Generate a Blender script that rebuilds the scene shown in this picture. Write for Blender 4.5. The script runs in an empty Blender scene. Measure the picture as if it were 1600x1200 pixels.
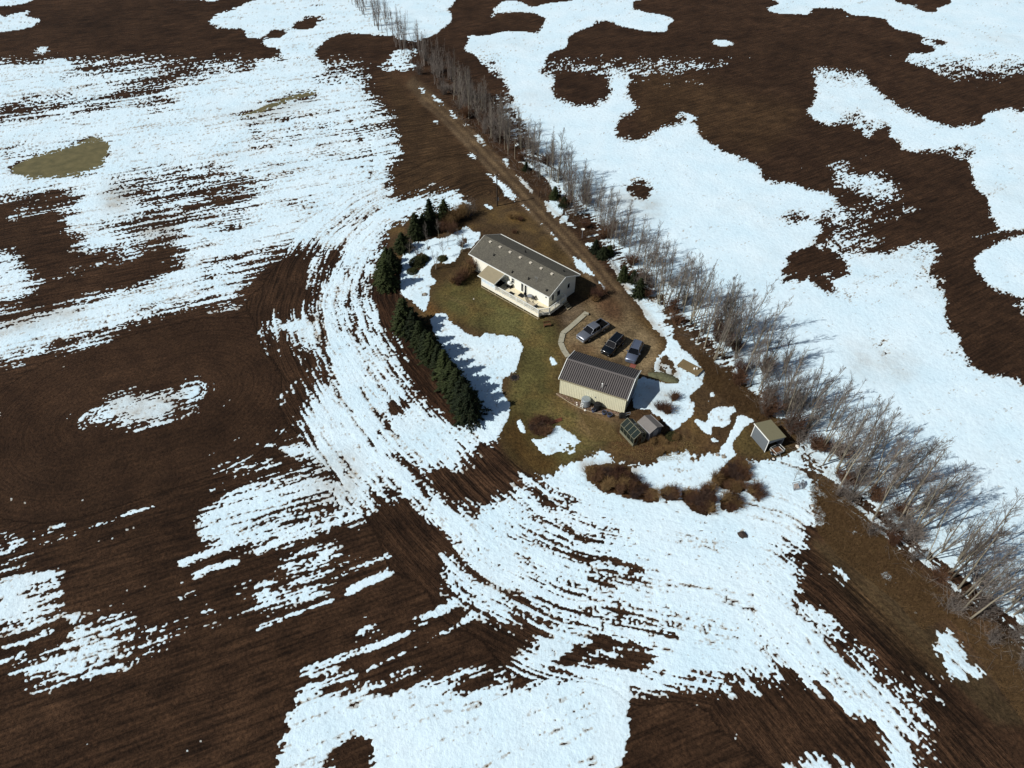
import bpy, math, random
import numpy as np
R = math.radians
sc = bpy.context.scene
col = sc.collection
HC = 72.0                      # camera height above the ground, metres
PITCH = 45.5                   # degrees below the horizon
# ---------------------------------------------------------------- camera
cam = bpy.data.cameras.new('camera'); cam.sensor_width = 36.0; cam.lens = 24.0
cam.clip_start = 1.0; cam.clip_end = 9000
camo = bpy.data.objects.new('camera', cam); col.objects.link(camo)
camo.location = (0, 0, HC); camo.rotation_euler = (R(90 - PITCH), 0, 0)
sc.camera = camo
# ---------------------------------------------------------------- light
SUN_EL = 42.0
SUN_DIR = np.array([-0.928, -0.372])            # horizontal direction towards the sun
wd = bpy.data.worlds.new('World'); sc.world = wd; wd.use_nodes = True
nt = wd.node_tree; nt.nodes.clear()
sky = nt.nodes.new('ShaderNodeTexSky'); sky.sky_type = 'NISHITA'; sky.sun_disc = False
sky.sun_elevation = R(SUN_EL); sky.sun_rotation = math.atan2(SUN_DIR[0], SUN_DIR[1])
bg = nt.nodes.new('ShaderNodeBackground'); bg.inputs[1].default_value = 0.05
wo = nt.nodes.new('ShaderNodeOutputWorld')
nt.links.new(sky.outputs[0], bg.inputs[0]); nt.links.new(bg.outputs[0], wo.inputs[0])
sl = bpy.data.lights.new('sun', 'SUN'); sl.energy = 5.0; sl.angle = R(0.5); sl.color = (1.0, 0.975, 0.93)
so = bpy.data.objects.new('sun', sl); col.objects.link(so)
ce = math.cos(R(SUN_EL))
from mathutils import Vector, Matrix
so.rotation_euler = Vector((SUN_DIR[0]*ce, SUN_DIR[1]*ce, math.sin(R(SUN_EL)))).to_track_quat('Z', 'Y').to_euler()
so.location = (-60, 40, 90)
sc.view_settings.view_transform = 'Standard'; sc.view_settings.look = 'None'
sc.view_settings.exposure = -0.06; sc.view_settings.gamma = 1.0
sc.view_settings.use_curve_mapping = False

# ---------------------------------------------------------------- survey: photograph measurements -> metres on the ground
SF = 1066.7; TH = R(PITCH)
def G(u, v, z=0.0):
    a = (np.asarray(u, float)-800)/SF; b = (600-np.asarray(v, float))/SF
    dy = math.cos(TH)+b*math.sin(TH); dz = -math.sin(TH)+b*math.cos(TH)
    t = (z-HC)/dz
    return a*t, dy*t
def P(u, v, z=0.0):
    x, y = G(u, v, z); return Vector((float(x), float(y), z))

# ---------------------------------------------------------------- helpers
def lin(r, g, b):
    f = lambda c: (c/255/12.92 if c/255 <= .04045 else ((c/255+.055)/1.055)**2.4)
    return (f(r), f(g), f(b), 1.0)
class NT:
    def __init__(s, name):
        s.m = bpy.data.materials.new(name); s.m.use_nodes = True; s.t = s.m.node_tree; s.t.nodes.clear()
        s.out = s.n('ShaderNodeOutputMaterial'); s.b = s.n('ShaderNodeBsdfPrincipled')
        s.t.links.new(s.b.outputs[0], s.out.inputs[0])
    def n(s, t, **k):
        q = s.t.nodes.new(t)
        for a, v in k.items(): setattr(q, a, v)
        return q
    def l(s, a, b): s.t.links.new(a, b)
    def attr(s, name): return s.n('ShaderNodeAttribute', attribute_name=name)
    def noise(s, scale, detail=3, vec=None, rough=.6):
        q = s.n('ShaderNodeTexNoise'); q.inputs['Scale'].default_value = scale
        q.inputs['Detail'].default_value = detail; q.inputs['Roughness'].default_value = rough
        if vec is not None: s.l(vec, q.inputs['Vector'])
        return q
    def ramp(s, fac, stops):
        q = s.n('ShaderNodeValToRGB'); e = q.color_ramp.elements
        while len(e) < len(stops): e.new(0.5)
        for i, (p, c) in enumerate(stops): e[i].position = p; e[i].color = c if len(c) == 4 else (*c, 1)
        s.l(fac, q.inputs[0]); return q
    def mix(s, a, b, fac, mode='MIX'):
        q = s.n('ShaderNodeMix', data_type='RGBA', blend_type=mode)
        for v, i in ((fac, 0), (a, 6), (b, 7)):
            if hasattr(v, 'is_linked') or hasattr(v, 'links'): s.l(v, q.inputs[i])
            else: q.inputs[i].default_value = v
        return q.outputs[2]
    def math(s, op, a, b=0.0):
        q = s.n('ShaderNodeMath', operation=op)
        for i, v in enumerate((a, b)):
            if hasattr(v, 'links'): s.l(v, q.inputs[i])
            else: q.inputs[i].default_value = v
        return q.outputs[0]
    def bump(s, h, dist=.1, strength=1.0, nrm=None):
        q = s.n('ShaderNodeBump'); q.inputs['Distance'].default_value = dist; q.inputs['Strength'].default_value = strength
        s.l(h, q.inputs['Height'])
        if nrm is not None: s.l(nrm, q.inputs['Normal'])
        return q.outputs[0]
def simple(name, rgb, rough=.8, var=.18, scale=4.0, metal=0.0, bump=0.0, spec=.3):
    """plain painted/wood/metal surface with a little grain and wear"""
    k = NT(name); k.b.inputs['Roughness'].default_value = rough; k.b.inputs['Metallic'].default_value = metal
    k.b.inputs['Specular IOR Level'].default_value = spec
    c = lin(*rgb); tc = k.n('ShaderNodeTexCoord')
    nz = k.noise(scale, 4, tc.outputs['Object'])
    r = k.ramp(nz.outputs['Fac'], [(0.3, tuple(x*(1-var) for x in c[:3])), (0.7, tuple(min(1, x*(1+var)) for x in c[:3]))])
    k.l(r.outputs[0], k.b.inputs['Base Color'])
    if bump: k.l(k.bump(nz.outputs['Fac'], bump), k.b.inputs['Normal'])
    return k.m
class MB:
    """collects shapes; build() links them as one mesh object"""
    def __init__(s): s.v = []; s.f = []; s.mi = []
    def add(s, vs, fs, mi=0):
        o = len(s.v); s.v += [tuple(p) for p in vs]; s.f += [tuple(i+o for i in f) for f in fs]; s.mi += [mi]*len(fs)
    def box(s, a, b, mi=0, rz=0.0, c=None):
        x0, y0, z0 = a; x1, y1, z1 = b
        vs = [(x0,y0,z0),(x1,y0,z0),(x1,y1,z0),(x0,y1,z0),(x0,y0,z1),(x1,y0,z1),(x1,y1,z1),(x0,y1,z1)]
        if rz:
            cx, cy = c or ((x0+x1)/2, (y0+y1)/2); q, w = math.cos(rz), math.sin(rz)
            vs = [(cx+(x-cx)*q-(y-cy)*w, cy+(x-cx)*w+(y-cy)*q, z) for x, y, z in vs]
        s.add(vs, [(0,3,2,1),(4,5,6,7),(0,1,5,4),(1,2,6,5),(2,3,7,6),(3,0,4,7)], mi)
    def hexa(s, b4, t4, mi=0):
        s.add(list(b4)+list(t4), [(0,3,2,1),(4,5,6,7),(0,1,5,4),(1,2,6,5),(2,3,7,6),(3,0,4,7)], mi)
    def rod(s, p, q, r0, r1=None, n=6, mi=0, cap=True):
        r1 = r0 if r1 is None else r1; p = Vector(p); q = Vector(q); d = (q-p).normalized()
        u = d.orthogonal().normalized(); w = d.cross(u); vs = []
        for c, r in ((p, r0), (q, r1)):
            for i in range(n):
                a = 2*math.pi*i/n; vs.append(c+u*math.cos(a)*r+w*math.sin(a)*r)
        fs = [(i, (i+1) % n, n+(i+1) % n, n+i) for i in range(n)]
        if cap: fs += [tuple(range(n-1, -1, -1)), tuple(range(n, 2*n))]
        s.add(vs, fs, mi)
    def lathe(s, c, prof, n=16, mi=0):
        """prof: list of (radius, z)"""
        vs = []
        for r, z in prof:
            for i in range(n):
                a = 2*math.pi*i/n; vs.append((c[0]+r*math.cos(a), c[1]+r*math.sin(a), c[2]+z))
        fs = [(k*n+i, k*n+(i+1) % n, (k+1)*n+(i+1) % n, (k+1)*n+i) for k in range(len(prof)-1) for i in range(n)]
        fs += [tuple(range(n-1, -1, -1)), tuple(range((len(prof)-1)*n, len(prof)*n))]
        s.add(vs, fs, mi)
    def slab(s, pts, th, mi=0):
        """a plate through four or more points (any plane), th thick downwards along its normal"""
        p = [Vector(q) for q in pts]; nr = (p[1]-p[0]).cross(p[2]-p[0]).normalized()
        if nr.z < 0: nr = -nr
        lo = [q-nr*th for q in p]; n = len(p)
        up = (p[1]-p[0]).cross(p[2]-p[0]).z > 0
        fs = [tuple(range(n)), tuple(range(2*n-1, n-1, -1))]+[(i, n+i, n+(i+1) % n, (i+1) % n) for i in range(n)]
        if not up: fs = [tuple(reversed(f)) for f in fs]
        s.add(p+lo, fs, mi)
    def mesh(s, name, mats, smooth=False):
        me = bpy.data.meshes.new(name); me.from_pydata(s.v, [], s.f)
        for m in (mats if isinstance(mats, (list, tuple)) else [mats]): me.materials.append(m)
        if any(s.mi): me.polygons.foreach_set('material_index', s.mi)
        if smooth: me.polygons.foreach_set('use_smooth', [True]*len(s.f))
        me.update(); return me
    def build(s, name, mats, parent=None, smooth=False):
        return link(name, s.mesh(name, mats, smooth), parent)
def link(name, data, parent=None):
    o = bpy.data.objects.new(name, data); col.objects.link(o)
    if parent is not None: o.parent = parent
    return o
def tag(o, label=None, cat=None, group=None, kind=None):
    if label: o['label'] = label
    if cat: o['category'] = cat
    if group: o['group'] = group
    if kind: o['kind'] = kind
    return o
def thing(name, loc, label, cat, group=None, rz=0.0):
    o = bpy.data.objects.new(name, None); col.objects.link(o); o.empty_display_size = .5
    o.location = loc; o.rotation_euler = (0, 0, rz); return tag(o, label, cat, group)
def copy_tree(o, parent=None):
    c = o.copy(); col.objects.link(c)
    if parent is not None: c.parent = parent
    for ch in KIDS.get(o.name, []): copy_tree(ch, c)
    return c
KIDS = {}
def reg(root):
    """remember the children of a prototype once"""
    for ob in [root]+list(root.children): KIDS[ob.name] = list(ob.children)
def np_mesh(name, V, F, mat, attrs=None, smooth=True, cattrs=None):
    me = bpy.data.meshes.new(name); V = np.ascontiguousarray(V, dtype=np.float32); F = np.ascontiguousarray(F, dtype=np.int32)
    k = F.shape[1]
    me.vertices.add(len(V)); me.vertices.foreach_set('co', V.ravel())
    me.loops.add(F.size); me.loops.foreach_set('vertex_index', F.ravel())
    me.polygons.add(len(F)); me.polygons.foreach_set('loop_start', np.arange(0, F.size, k, dtype=np.int32))
    me.polygons.foreach_set('loop_total', np.full(len(F), k, dtype=np.int32))
    me.update(calc_edges=True)
    if smooth: me.polygons.foreach_set('use_smooth', np.ones(len(F), dtype=bool))
    for a, d in (attrs or {}).items():
        me.attributes.new(a, 'FLOAT', 'POINT').data.foreach_set('value', np.ascontiguousarray(d, dtype=np.float32))
    for a, d in (cattrs or {}).items():
        me.attributes.new(a, 'FLOAT_COLOR', 'POINT').data.foreach_set('color', np.ascontiguousarray(d, dtype=np.float32).ravel())
    if mat is not None: me.materials.append(mat)
    me.update(); return me

# ---------------------------------------------------------------- noise (numpy)
def hsh(i, j, s):
    h = (i.astype(np.int64)*374761393+j.astype(np.int64)*668265263+s*1442695041) & 0xffffffff
    h = ((h ^ (h >> 13))*1274126177) & 0xffffffff
    return ((h ^ (h >> 16)) & 0xffffff)/float(0xffffff)
def vn(x, y, s=0):
    i = np.floor(x); j = np.floor(y); a = x-i; b = y-j
    i = i.astype(np.int64); j = j.astype(np.int64); a = a*a*(3-2*a); b = b*b*(3-2*b)
    return (hsh(i, j, s)*(1-a)+hsh(i+1, j, s)*a)*(1-b)+(hsh(i, j+1, s)*(1-a)+hsh(i+1, j+1, s)*a)*b
def unif(n):
    """turn a roughly bell-shaped noise into one spread evenly over 0..1"""
    z = (n-n.mean())/n.std(); return 1/(1+np.exp(-1.702*z))

# ---------------------------------------------------------------- the ground grid (finer close by, coarser far away)
CELL = 1.5
us = np.arange(-240, 1840.1, CELL); vs_ = np.arange(-90, 1330.1, CELL)
nu = (len(us)-1)//4*4+1; nv = (len(vs_)-1)//4*4+1
us = us[:nu]; vs_ = vs_[:nv]
UU, VV = np.meshgrid(us, vs_)
GX, GY = G(UU, VV)
def fill(poly, cell=CELL):
    """even-odd raster of a polygon over the grid; returns (slice, mask)"""
    p = np.array(poly, float); pad = 9
    i0 = max(0, int((p[:, 0].min()-us[0])/CELL)-pad); i1 = min(nu, int((p[:, 0].max()-us[0])/CELL)+pad+1)
    j0 = max(0, int((p[:, 1].min()-vs_[0])/CELL)-pad); j1 = min(nv, int((p[:, 1].max()-vs_[0])/CELL)+pad+1)
    if i1 <= i0 or j1 <= j0: return None, None
    x = us[i0:i1][None, :]; y = vs_[j0:j1][:, None]; m = np.zeros((j1-j0, i1-i0), bool)
    q = np.roll(p, -1, 0)
    for (xa, ya), (xb, yb) in zip(p, q):
        if ya == yb: continue
        m ^= ((ya > y) != (yb > y)) & (x < (xb-xa)*(y-ya)/(yb-ya)+xa)
    return (slice(j0, j1), slice(i0, i1)), m.astype(float)
def blur(a, r):
    if r < 1: return a
    for ax in (0, 1):
        for _ in (0, 1):
            p = np.concatenate([np.repeat(a.take([0], ax), r+1, ax), a, np.repeat(a.take([-1], ax), r, ax)], ax)
            c = np.cumsum(p, ax); n = a.shape[ax]
            a = (c.take(range(2*r+1, 2*r+1+n), ax)-c.take(range(0, n), ax))/(2*r+1)
    return a
def paint(A, poly, val, feather=1):
    s, m = fill(poly)
    if s is None: return
    m = blur(m, feather)
    if A.ndim == 2: A[s] = A[s]*(1-m)+val*m
    else: A[s] = A[s]*(1-m[..., None])+np.array(val)*m[..., None]
def stroke(pts, w0, w1=None):
    """a long thin polygon along a path, w wide"""
    w1 = w0 if w1 is None else w1; a = []; b = []; n = len(pts)
    for i, (x, y) in enumerate(pts):
        x0, y0 = pts[max(0, i-1)]; x1, y1 = pts[min(n-1, i+1)]; d = math.hypot(x1-x0, y1-y0) or 1
        w = (w0+(w1-w0)*i/(n-1))/2; a.append((x-(y1-y0)/d*w, y+(x1-x0)/d*w)); b.append((x+(y1-y0)/d*w, y-(x1-x0)/d*w))
    return a+b[::-1]
def polydist(X, Y, pts):
    """distance to a path and distance travelled along it, metres"""
    w = np.array([G(*p) for p in pts]); best = np.full(X.shape, 1e9); S = np.zeros(X.shape); acc = 0
    for a, b in zip(w[:-1], w[1:]):
        d = b-a; L = np.hypot(*d); t = np.clip(((X-a[0])*d[0]+(Y-a[1])*d[1])/L**2, 0, 1)
        r = np.hypot(X-a[0]-t*d[0], Y-a[1]-t*d[1]); k = r < best
        best = np.where(k, r, best); S = np.where(k, acc+t*L, S); acc += L
    return best, S
# ================================================================ SNOW COVER  (share of the ground covered, surveyed patch by patch)
C = np.zeros(UU.shape)
lowf = unif(vn(GX/34, GY/34, 5)+.6*vn(GX/15, GY/15, 6)+.3*vn(GX/7, GY/7, 7))
far_c = np.clip((lowf-.40)*14, 0, .97)         # land beyond what was surveyed
SNOW = []   # (cover, feather, polygon)
def S(c, f, *pts): SNOW.append((c, f, [(pts[i], pts[i+1]) for i in range(0, len(pts), 2)]))
# --- left field, upper snow
S(.935,3, -260,-90, 560,-90, 575,150, 595,175, 612,190, 614,225, 615,250, 607,280, 615,300, 640,306, 660,297, 675,300, 705,297, 722,305, 715,325, 682,330, 645,340, 620,352, 600,354, 607,367,
  592,395, 580,407, 570,425, 562,450, 562,465, 575,482, 580,507, 585,525, 607,530, 625,535, 632,540, 622,547, 632,575, 635,595, 647,620, 657,622, 672,645, 687,647, 705,662, 745,662, 757,650,
  790,650, 786,668, 775,680, 774,690, 750,690, 747,697, 732,700, 737,717, 720,727, 700,727, 680,732, 662,737, 650,748, 662,763, 700,790, 725,792, 770,805, 787,812, 1000,900, 720,845, 712,832,
  675,812, 640,785, 625,775, 592,780, 562,807, 540,812, 510,822, 487,832, 450,842, 425,850, 400,850, 325,852, 317,812, 342,790, 400,757, 432,745, 470,740, 485,745, 510,735, 480,722, 450,712, 462,702, 482,697, 485,685, 470,667,
  465,650, 475,640, 490,625, 492,605, 507,590, 495,557, 487,540, 465,557, 462,528, 435,524, 400,522, 400,517, 432,497, 465,492, 482,472, 488,450, 497,384, 437,390, 415,400, 395,425, 385,440, 370,470, 325,472, 275,485, 225,496, 185,507, 120,532, 67,547, 0,567, -260,640)
S(.10,3, 0,308, 50,302, 100,298, 115,305, 135,312, 105,322, 110,335, 95,345, 93,362, 120,372, 125,378, 175,388, 190,400, 230,392, 270,395, 290,408, 262,418, 225,436, 182,453, 130,472, 50,492, 0,507, -240,560, -240,350)
S(.0,3, 0,325, 85,325, 85,360, 110,390, 180,405, 275,400, 240,425, 150,458, 60,485, 0,500, -240,550, -240,360)
S(.9,3, -100,430, 0,395, 22,394, 26,412, 42,428, 58,440, 45,458, 30,466, 10,478, 0,480, -100,515)
S(.62,2, *sum(stroke([(50,443),(110,426),(160,416),(225,403)],4.5),()))
S(.5,2, 10,335, 40,322, 120,318, 130,324, 60,332, 15,342)
S(.08,3, -160,215, 0,168, 40,160, 75,157, 110,154, 150,151, 180,143, 240,120, 300,90, 330,95, 240,140, 190,152, 160,162, 85,170, 20,183, 0,187, -160,230)
S(.2,3, 213,162, 225,153, 250,151, 275,154, 275,164, 240,169, 220,169)
S(.5,3, 93,192, 98,178, 130,170, 172,165, 172,176, 130,190)
S(.5,3, 0,229, 40,224, 58,222, 50,236, 0,246)
S(.5,3, 95,216, 125,211, 128,217, 98,222)
S(.60,5, 180,272, 230,262, 300,258, 345,254, 400,262, 402,330, 380,345, 330,350, 250,330, 210,320, 175,300)
S(.50,4, 165,285, 215,270, 215,280, 180,292, 210,300, 240,305, 230,315, 180,300)
S(.22,3, 262,272, 285,266, 330,260, 345,262, 300,275, 265,282)
S(.12,3, 318,312, 345,300, 395,290, 402,295, 402,310, 360,318, 322,322)
S(.2,3, 225,318, 255,312, 262,330, 235,335)
S(.2,3, 300,368, 340,357, 380,348, 382,353, 340,365, 305,373)
S(.35,3, 185,345, 225,335, 250,340, 300,355, 280,375, 230,385, 190,375, 160,350)
S(.12,3, 215,385, 280,378, 285,400, 225,408)
S(.3,3, 300,425, 395,398, 400,415, 340,440, 290,440)
S(.65,4, 400,190, 430,187, 475,185, 480,192, 430,205, 400,208)
S(.15,2, 388,196, 430,190, 460,184, 474,186, 450,194, 400,207, 388,206)
S(.62,4, 490,225, 520,215, 558,220, 560,235, 520,238, 492,232)
S(.35,3, 535,222, 556,219, 557,233, 540,234)
S(.82,5, 400,170, 560,168, 610,180, 614,240, 560,250, 480,260, 400,300)
S(.7,4, 380,290, 425,287, 440,300, 400,306, 380,305)
S(.72,5, 430,322, 500,300, 490,330, 450,335)
S(.45,3, 395,408, 410,385, 440,383, 465,384, 470,390, 430,396, 405,404)
S(.30,3, 400,410, 440,388, 497,382, 498,390, 440,394, 412,404)
S(.35,3, 512,402, 535,396, 540,410, 520,430, 508,428)
S(.18,2, 560,415, 566,422, 564,440, 558,445)
S(.08,3, 508,398, 528,394, 537,398, 538,410, 525,428, 510,430)
S(.82,4, 495,450, 562,455, 575,485, 580,515, 590,540, 620,575, 630,590, 610,585, 580,545, 520,530, 500,500)
S(.32,3, 560,468, 575,480, 578,500, 586,530, 582,536, 570,520, 556,490)
S(.6,3, 512,500, 550,500, 545,515, 520,525, 512,515)
S(.55,3, 596,560, 620,578, 630,592, 612,590, 600,578)
for pts, w in (([(498,385),(492,440),(487,500)],5),([(508,388),(498,450)],2.5),([(501,512),(508,548)],2.2),([(508,545),(514,562),(524,588),(531,602)],4.5),([(500,560),(508,590),(513,604)],3),([(560,170),(578,215),(582,260),(572,300)],1.6),([(540,175),(558,210),(566,240)],1.6),([(610,720),(622,708),(632,725),(660,745)],1.4),([(700,672),(718,692),(732,705)],1.6),([(561,205),(566,222)],3.5)):
    S(.12,1, *sum(stroke(pts,w),()))
for pts, w in (([(497,390),(490,440),(484,500)],6),([(465,530),(470,580),(475,635)],3),([(495,565),(498,600),(500,640)],2.5),([(478,590),(480,630)],2)):
    S(.62,1, *sum(stroke(pts,w),()))
S(.15,2, 578,695, 590,680, 606,660, 612,652, 598,650, 605,632, 622,625, 635,618, 650,612, 668,614, 660,624, 645,630, 632,640, 618,648, 612,662, 600,672, 588,688, 580,700)
S(.15,2, 600,708, 612,706, 618,716, 630,712, 650,730, 680,760, 760,812, 840,838, 838,842, 760,820, 700,792, 664,768, 650,752, 628,725, 610,722)
S(.35,2, 485,720, 520,735, 545,740, 530,750, 500,748, 480,738)
S(.1,2, 430,672, 482,690, 480,699, 462,697, 430,688)
S(.75,3, 400,760, 470,735, 540,760, 560,800, 500,820, 440,835, 400,835, 330,850, 320,815, 345,790)
S(.55,3, 560,762, 620,760, 620,775, 590,782, 560,805)
S(.4,3, 322,725, 360,714, 385,712, 360,730, 330,738)
S(.4,3, 360,715, 432,722, 432,735, 400,745, 365,752, 355,740)
for pts, w, c in (([(327,766),(362,750),(400,735),(440,724)],4,.75),([(342,780),(372,766),(400,757)],6,.9),([(430,672),(460,677),(486,690)],4,.9),([(400,694),(430,697),(470,706)],3,.85),([(280,882),(320,866),(370,848),(405,835)],9,.74),([(302,900),(330,888),(372,877)],8,.7),
    ([(400,985),(437,970),(480,952),(522,935)],7,.7),([(522,903),(560,886),(612,867)],7,.6),([(540,928),(570,912),(600,897),(612,890)],11,.74),([(470,1052),(520,1030),(600,1005),(660,970),(700,948),(728,930)],13,.76),
    ([(570,1048),(620,1025),(660,1005),(725,972)],6,.55),([(137,827),(170,815),(200,803),(245,790)],3.5,.7),([(102,817),(60,838),(0,870)],4,.6),([(120,832),(70,850),(0,885)],8,.8),([(0,1012),(40,1003),(87,983)],10,.88),([(0,1035),(42,1020)],8,.8),
    ([(257,948),(282,937),(307,927)],7,.8),([(300,997),(340,978),(362,968)],3,.5),([(400,862),(450,842),(487,830)],8,.85),([(640,785),(675,812),(712,832),(760,850)],14,.8),([(80,560),(120,545),(175,531)],5,.5),([(0,577),(40,568)],3,.6),([(300,720),(400,660),(495,565)],1.6,.45),([(308,722),(408,664),(497,575)],1.6,.45),([(725,970),(760,950),(800,925)],8,.7),([(850,770),(890,760),(905,775)],1,.5)):
    S(c,1, *sum(stroke(pts,w),()))
S(.85,3, 95,668, 120,655, 150,640, 165,630, 200,615, 215,624, 228,614, 235,626, 250,625, 270,615, 280,602, 300,595, 320,597, 327,607, 312,622, 300,635, 290,642, 262,655, 245,665, 235,658, 222,672, 212,660, 203,675, 196,650, 180,658, 150,655, 110,668)
S(.35,2, 190,642, 198,642, 207,664, 201,672, 194,660)
S(.35,2, 258,622, 280,612, 300,625, 275,640)
S(.30,3, 400,535, 465,525, 462,545, 440,562, 430,565)
S(.9,3, -240,900, 0,897, 37,885, 45,898, 85,897, 88,925, 92,945, 75,965, 50,972, 0,982, -240,1040)
S(.72,3, 0,842, 32,835, 60,845, 30,860, 0,870, -200,930, -200,890)
S(.6,3, 50,895, 92,900, 92,950, 60,958, 40,930)
S(.84,3, 12,1050, 62,1025, 100,1004, 110,990, 100,975, 112,970, 140,972, 195,957, 205,972, 225,982, 250,984, 292,962, 300,965, 262,990, 262,1007, 237,1020, 190,1042, 150,1056, 60,1100)
S(.5,3, 165,970, 205,975, 230,985, 262,1005, 240,1018, 200,1010, 170,985)
S(.3,3, 310,945, 340,940, 335,975, 312,975); S(.3,3, 355,915, 400,908, 400,930, 362,925); S(.35,3, 355,940, 400,935, 395,955, 362,950)
S(.72,3, 400,918, 440,913, 450,928, 470,905, 490,888, 512,892, 520,906, 500,918, 460,932, 402,957)
S(.85,3, 440,940, 470,912, 515,905, 500,918, 455,935, 402,957)
S(.42,3, 435,885, 448,858, 480,838, 515,850, 560,872, 575,870, 540,885, 490,895, 450,905)
S(.85,3, 552,962, 565,972, 555,962, 578,968, 590,985, 600,990, 580,998, 562,985)
S(.22,3, 610,985, 670,948, 680,955, 640,980)
# --- right-hand lower snow
S(.962,3, 857,748, 867,738, 882,726, 902,717, 920,711, 929,708, 940,702, 953,705, 953,719, 973,725, 1007,728, 1032,720, 1055,705, 1064,701, 1080,715, 1091,724, 1100,712, 1104,701, 1107,711, 1130,712, 1160,720, 1196,720,
  1222,717, 1239,707, 1242,694, 1257,692, 1261,705, 1258,720, 1268,740, 1277,755, 1277,775, 1270,792, 1287,812, 1275,818, 1255,825, 1262,870, 1245,858, 1217,845, 1225,862, 1257,887, 1260,905, 1257,920, 1225,922, 1240,938, 1265,947, 1282,957,
  1312,980, 1330,1005, 1350,1012, 1372,1027, 1360,1047, 1400,1120, 1480,1330, 760,1330, 840,1130, 890,1060, 940,1047, 957,1027, 1000,1010, 975,997, 920,1025, 842,1047, 800,1055, 832,1012, 855,992, 850,980, 820,962, 800,962,
  775,968, 735,945, 707,930, 700,900, 700,870, 717,845, 712,832, 700,812, 720,800, 770,805, 775,777, 800,775, 815,770, 850,791, 877,802, 900,797, 907,787, 890,777, 857,767, 815,745, 812,738, 835,745)
S(.0,2, 842,1049, 870,1030, 900,1010, 937,994, 975,996, 950,1008, 920,1026, 880,1049)
S(.0,2, 940,1049, 957,1027, 985,1012, 1005,1012, 1035,1028, 1010,1040, 985,1049)
S(.62,3, 700,850, 720,845, 740,880, 760,905, 750,930, 720,935, 700,930)
S(.6,3, 735,950, 800,930, 870,925, 920,940, 960,960, 1000,985, 960,992, 900,985, 860,985, 820,962, 790,962)
S(.12,2, 877,935, 900,927, 930,942, 950,955, 940,961, 907,965, 882,957)
S(.6,3, 810,780, 850,795, 900,805, 960,825, 1010,870, 1025,895, 1000,905, 940,880, 880,860, 820,845, 800,820)
S(.75,3, 880,870, 960,890, 990,905, 960,915, 890,890)
S(.1,2, 895,835, 915,835, 922,848, 905,848); S(.05,2, 937,862, 965,870, 1005,885, 1008,897, 985,893, 955,882, 940,874)
S(.72,3, 800,870, 850,885, 930,915, 1000,955, 1060,1000, 1064,1018, 1010,1005, 950,985, 900,962, 860,940, 800,925)
S(.8,3, 980,960, 1040,965, 1062,1000, 1040,1010, 990,985)
for pts, w in (([(922,905),(965,922),(1012,940)],1.8),([(930,917),(960,928),(987,938)],1.8),([(892,862),(940,885),(992,911)],1.3),([(804,862),(832,873)],2),([(640,762),(720,800),(800,840),(900,880)],1.2),([(1012,940),(1080,970)],.7)):
    S(.15,1, *sum(stroke(pts,w),()))
S(.2,2, 1148,893, 1155,895, 1160,902, 1150,899); S(.1,2, 1153,830, 1164,832, 1166,841, 1158,838)
S(.1,1, 1200,846, 1217,851, 1215,855, 1203,850)
S(.6,2, 1225,922, 1250,940, 1282,957, 1312,980, 1330,1005, 1350,1012, 1372,1027, 1362,1047, 1330,1040, 1290,990, 1250,960)
for q in ([(1278,883),(1290,888),(1305,905),(1295,903)],[(1300,885),(1312,884),(1324,906),(1326,921),(1312,905)],[(1375,905),(1385,896),(1397,892),(1395,903),(1385,911)],[(1330,829),(1340,826),(1345,835),(1332,834)],
          [(1452,1012),(1466,994),(1480,982),(1490,992),(1500,1003),(1507,1020),(1502,1030),(1540,1055),(1480,1062),(1472,1025)],[(1270,790),(1288,800),(1292,822),(1280,818)]):
    S(.92,2, *sum(q,()))
# --- home ground
S(1,1, 630,391, 640,380, 653,377, 665,377, 672,374, 698,371, 714,361, 729,353, 737,361, 753,364, 747,377, 737,388, 722,389, 716,400, 710,409, 698,413, 688,412, 680,410, 672,418, 674,433, 683,439, 671,449, 671,467, 665,488, 656,482, 644,470, 632,464, 626,460, 626,436, 627,412, 629,400)
S(.05,1, 650,398, 660,394, 668,406, 662,418, 648,427, 640,425)
S(.05,1, 688,400, 697,397, 700,405, 690,411, 686,406); S(.05,1, 721,374, 730,372, 732,377, 725,381); S(.05,1, 664,386, 674,383, 675,389, 668,391)
S(.1,1, 657,459, 664,457, 667,461, 661,464)
S(1,1, 672,498, 683,490, 698,490, 702,501, 713,508, 728,519, 752,529, 756,519, 770,522, 800,525, 810,528, 819,542, 812,555, 805,587, 787,590, 783,607, 785,615, 797,631, 795,649, 786,669, 776,678, 774,688, 750,690, 742,662, 745,640, 722,612, 708,580, 688,540, 676,515)
S(.1,1, 795,583, 804,580, 812,586, 806,594, 796,592)
S(1,1, 864,672, 870,663, 882,670, 899,681, 908,690, 897,697, 899,705, 894,711, 884,708, 873,706, 858,712, 845,708, 840,697, 830,687, 852,685)
S(.6,1, 868,690, 900,692, 898,702, 892,710, 876,703)
S(1,1, 809,655, 815,657, 817,666, 822,678, 813,675, 810,667); S(1,1, 858,560, 862,557, 872,567, 862,573); S(.9,1, 790,362, 783,361, 786,358, 791,360)
S(.95,1, 950,407, 962,405, 970,417, 972,440, 985,440, 1010,440, 1025,455, 1032,470, 1040,482, 1037,502, 1050,510, 1052,525, 1065,545, 1077,552, 1095,572, 1102,582, 1097,602, 1075,622, 1085,629, 1084,645, 1080,652, 1065,662, 1051,676, 1045,667, 1032,652, 1020,645, 1017,640, 990,640, 985,610, 1000,590, 1024,592, 1022,570, 1027,557, 1040,545, 1044,532, 1022,515, 1010,497, 990,465, 975,450, 965,435)
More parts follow.
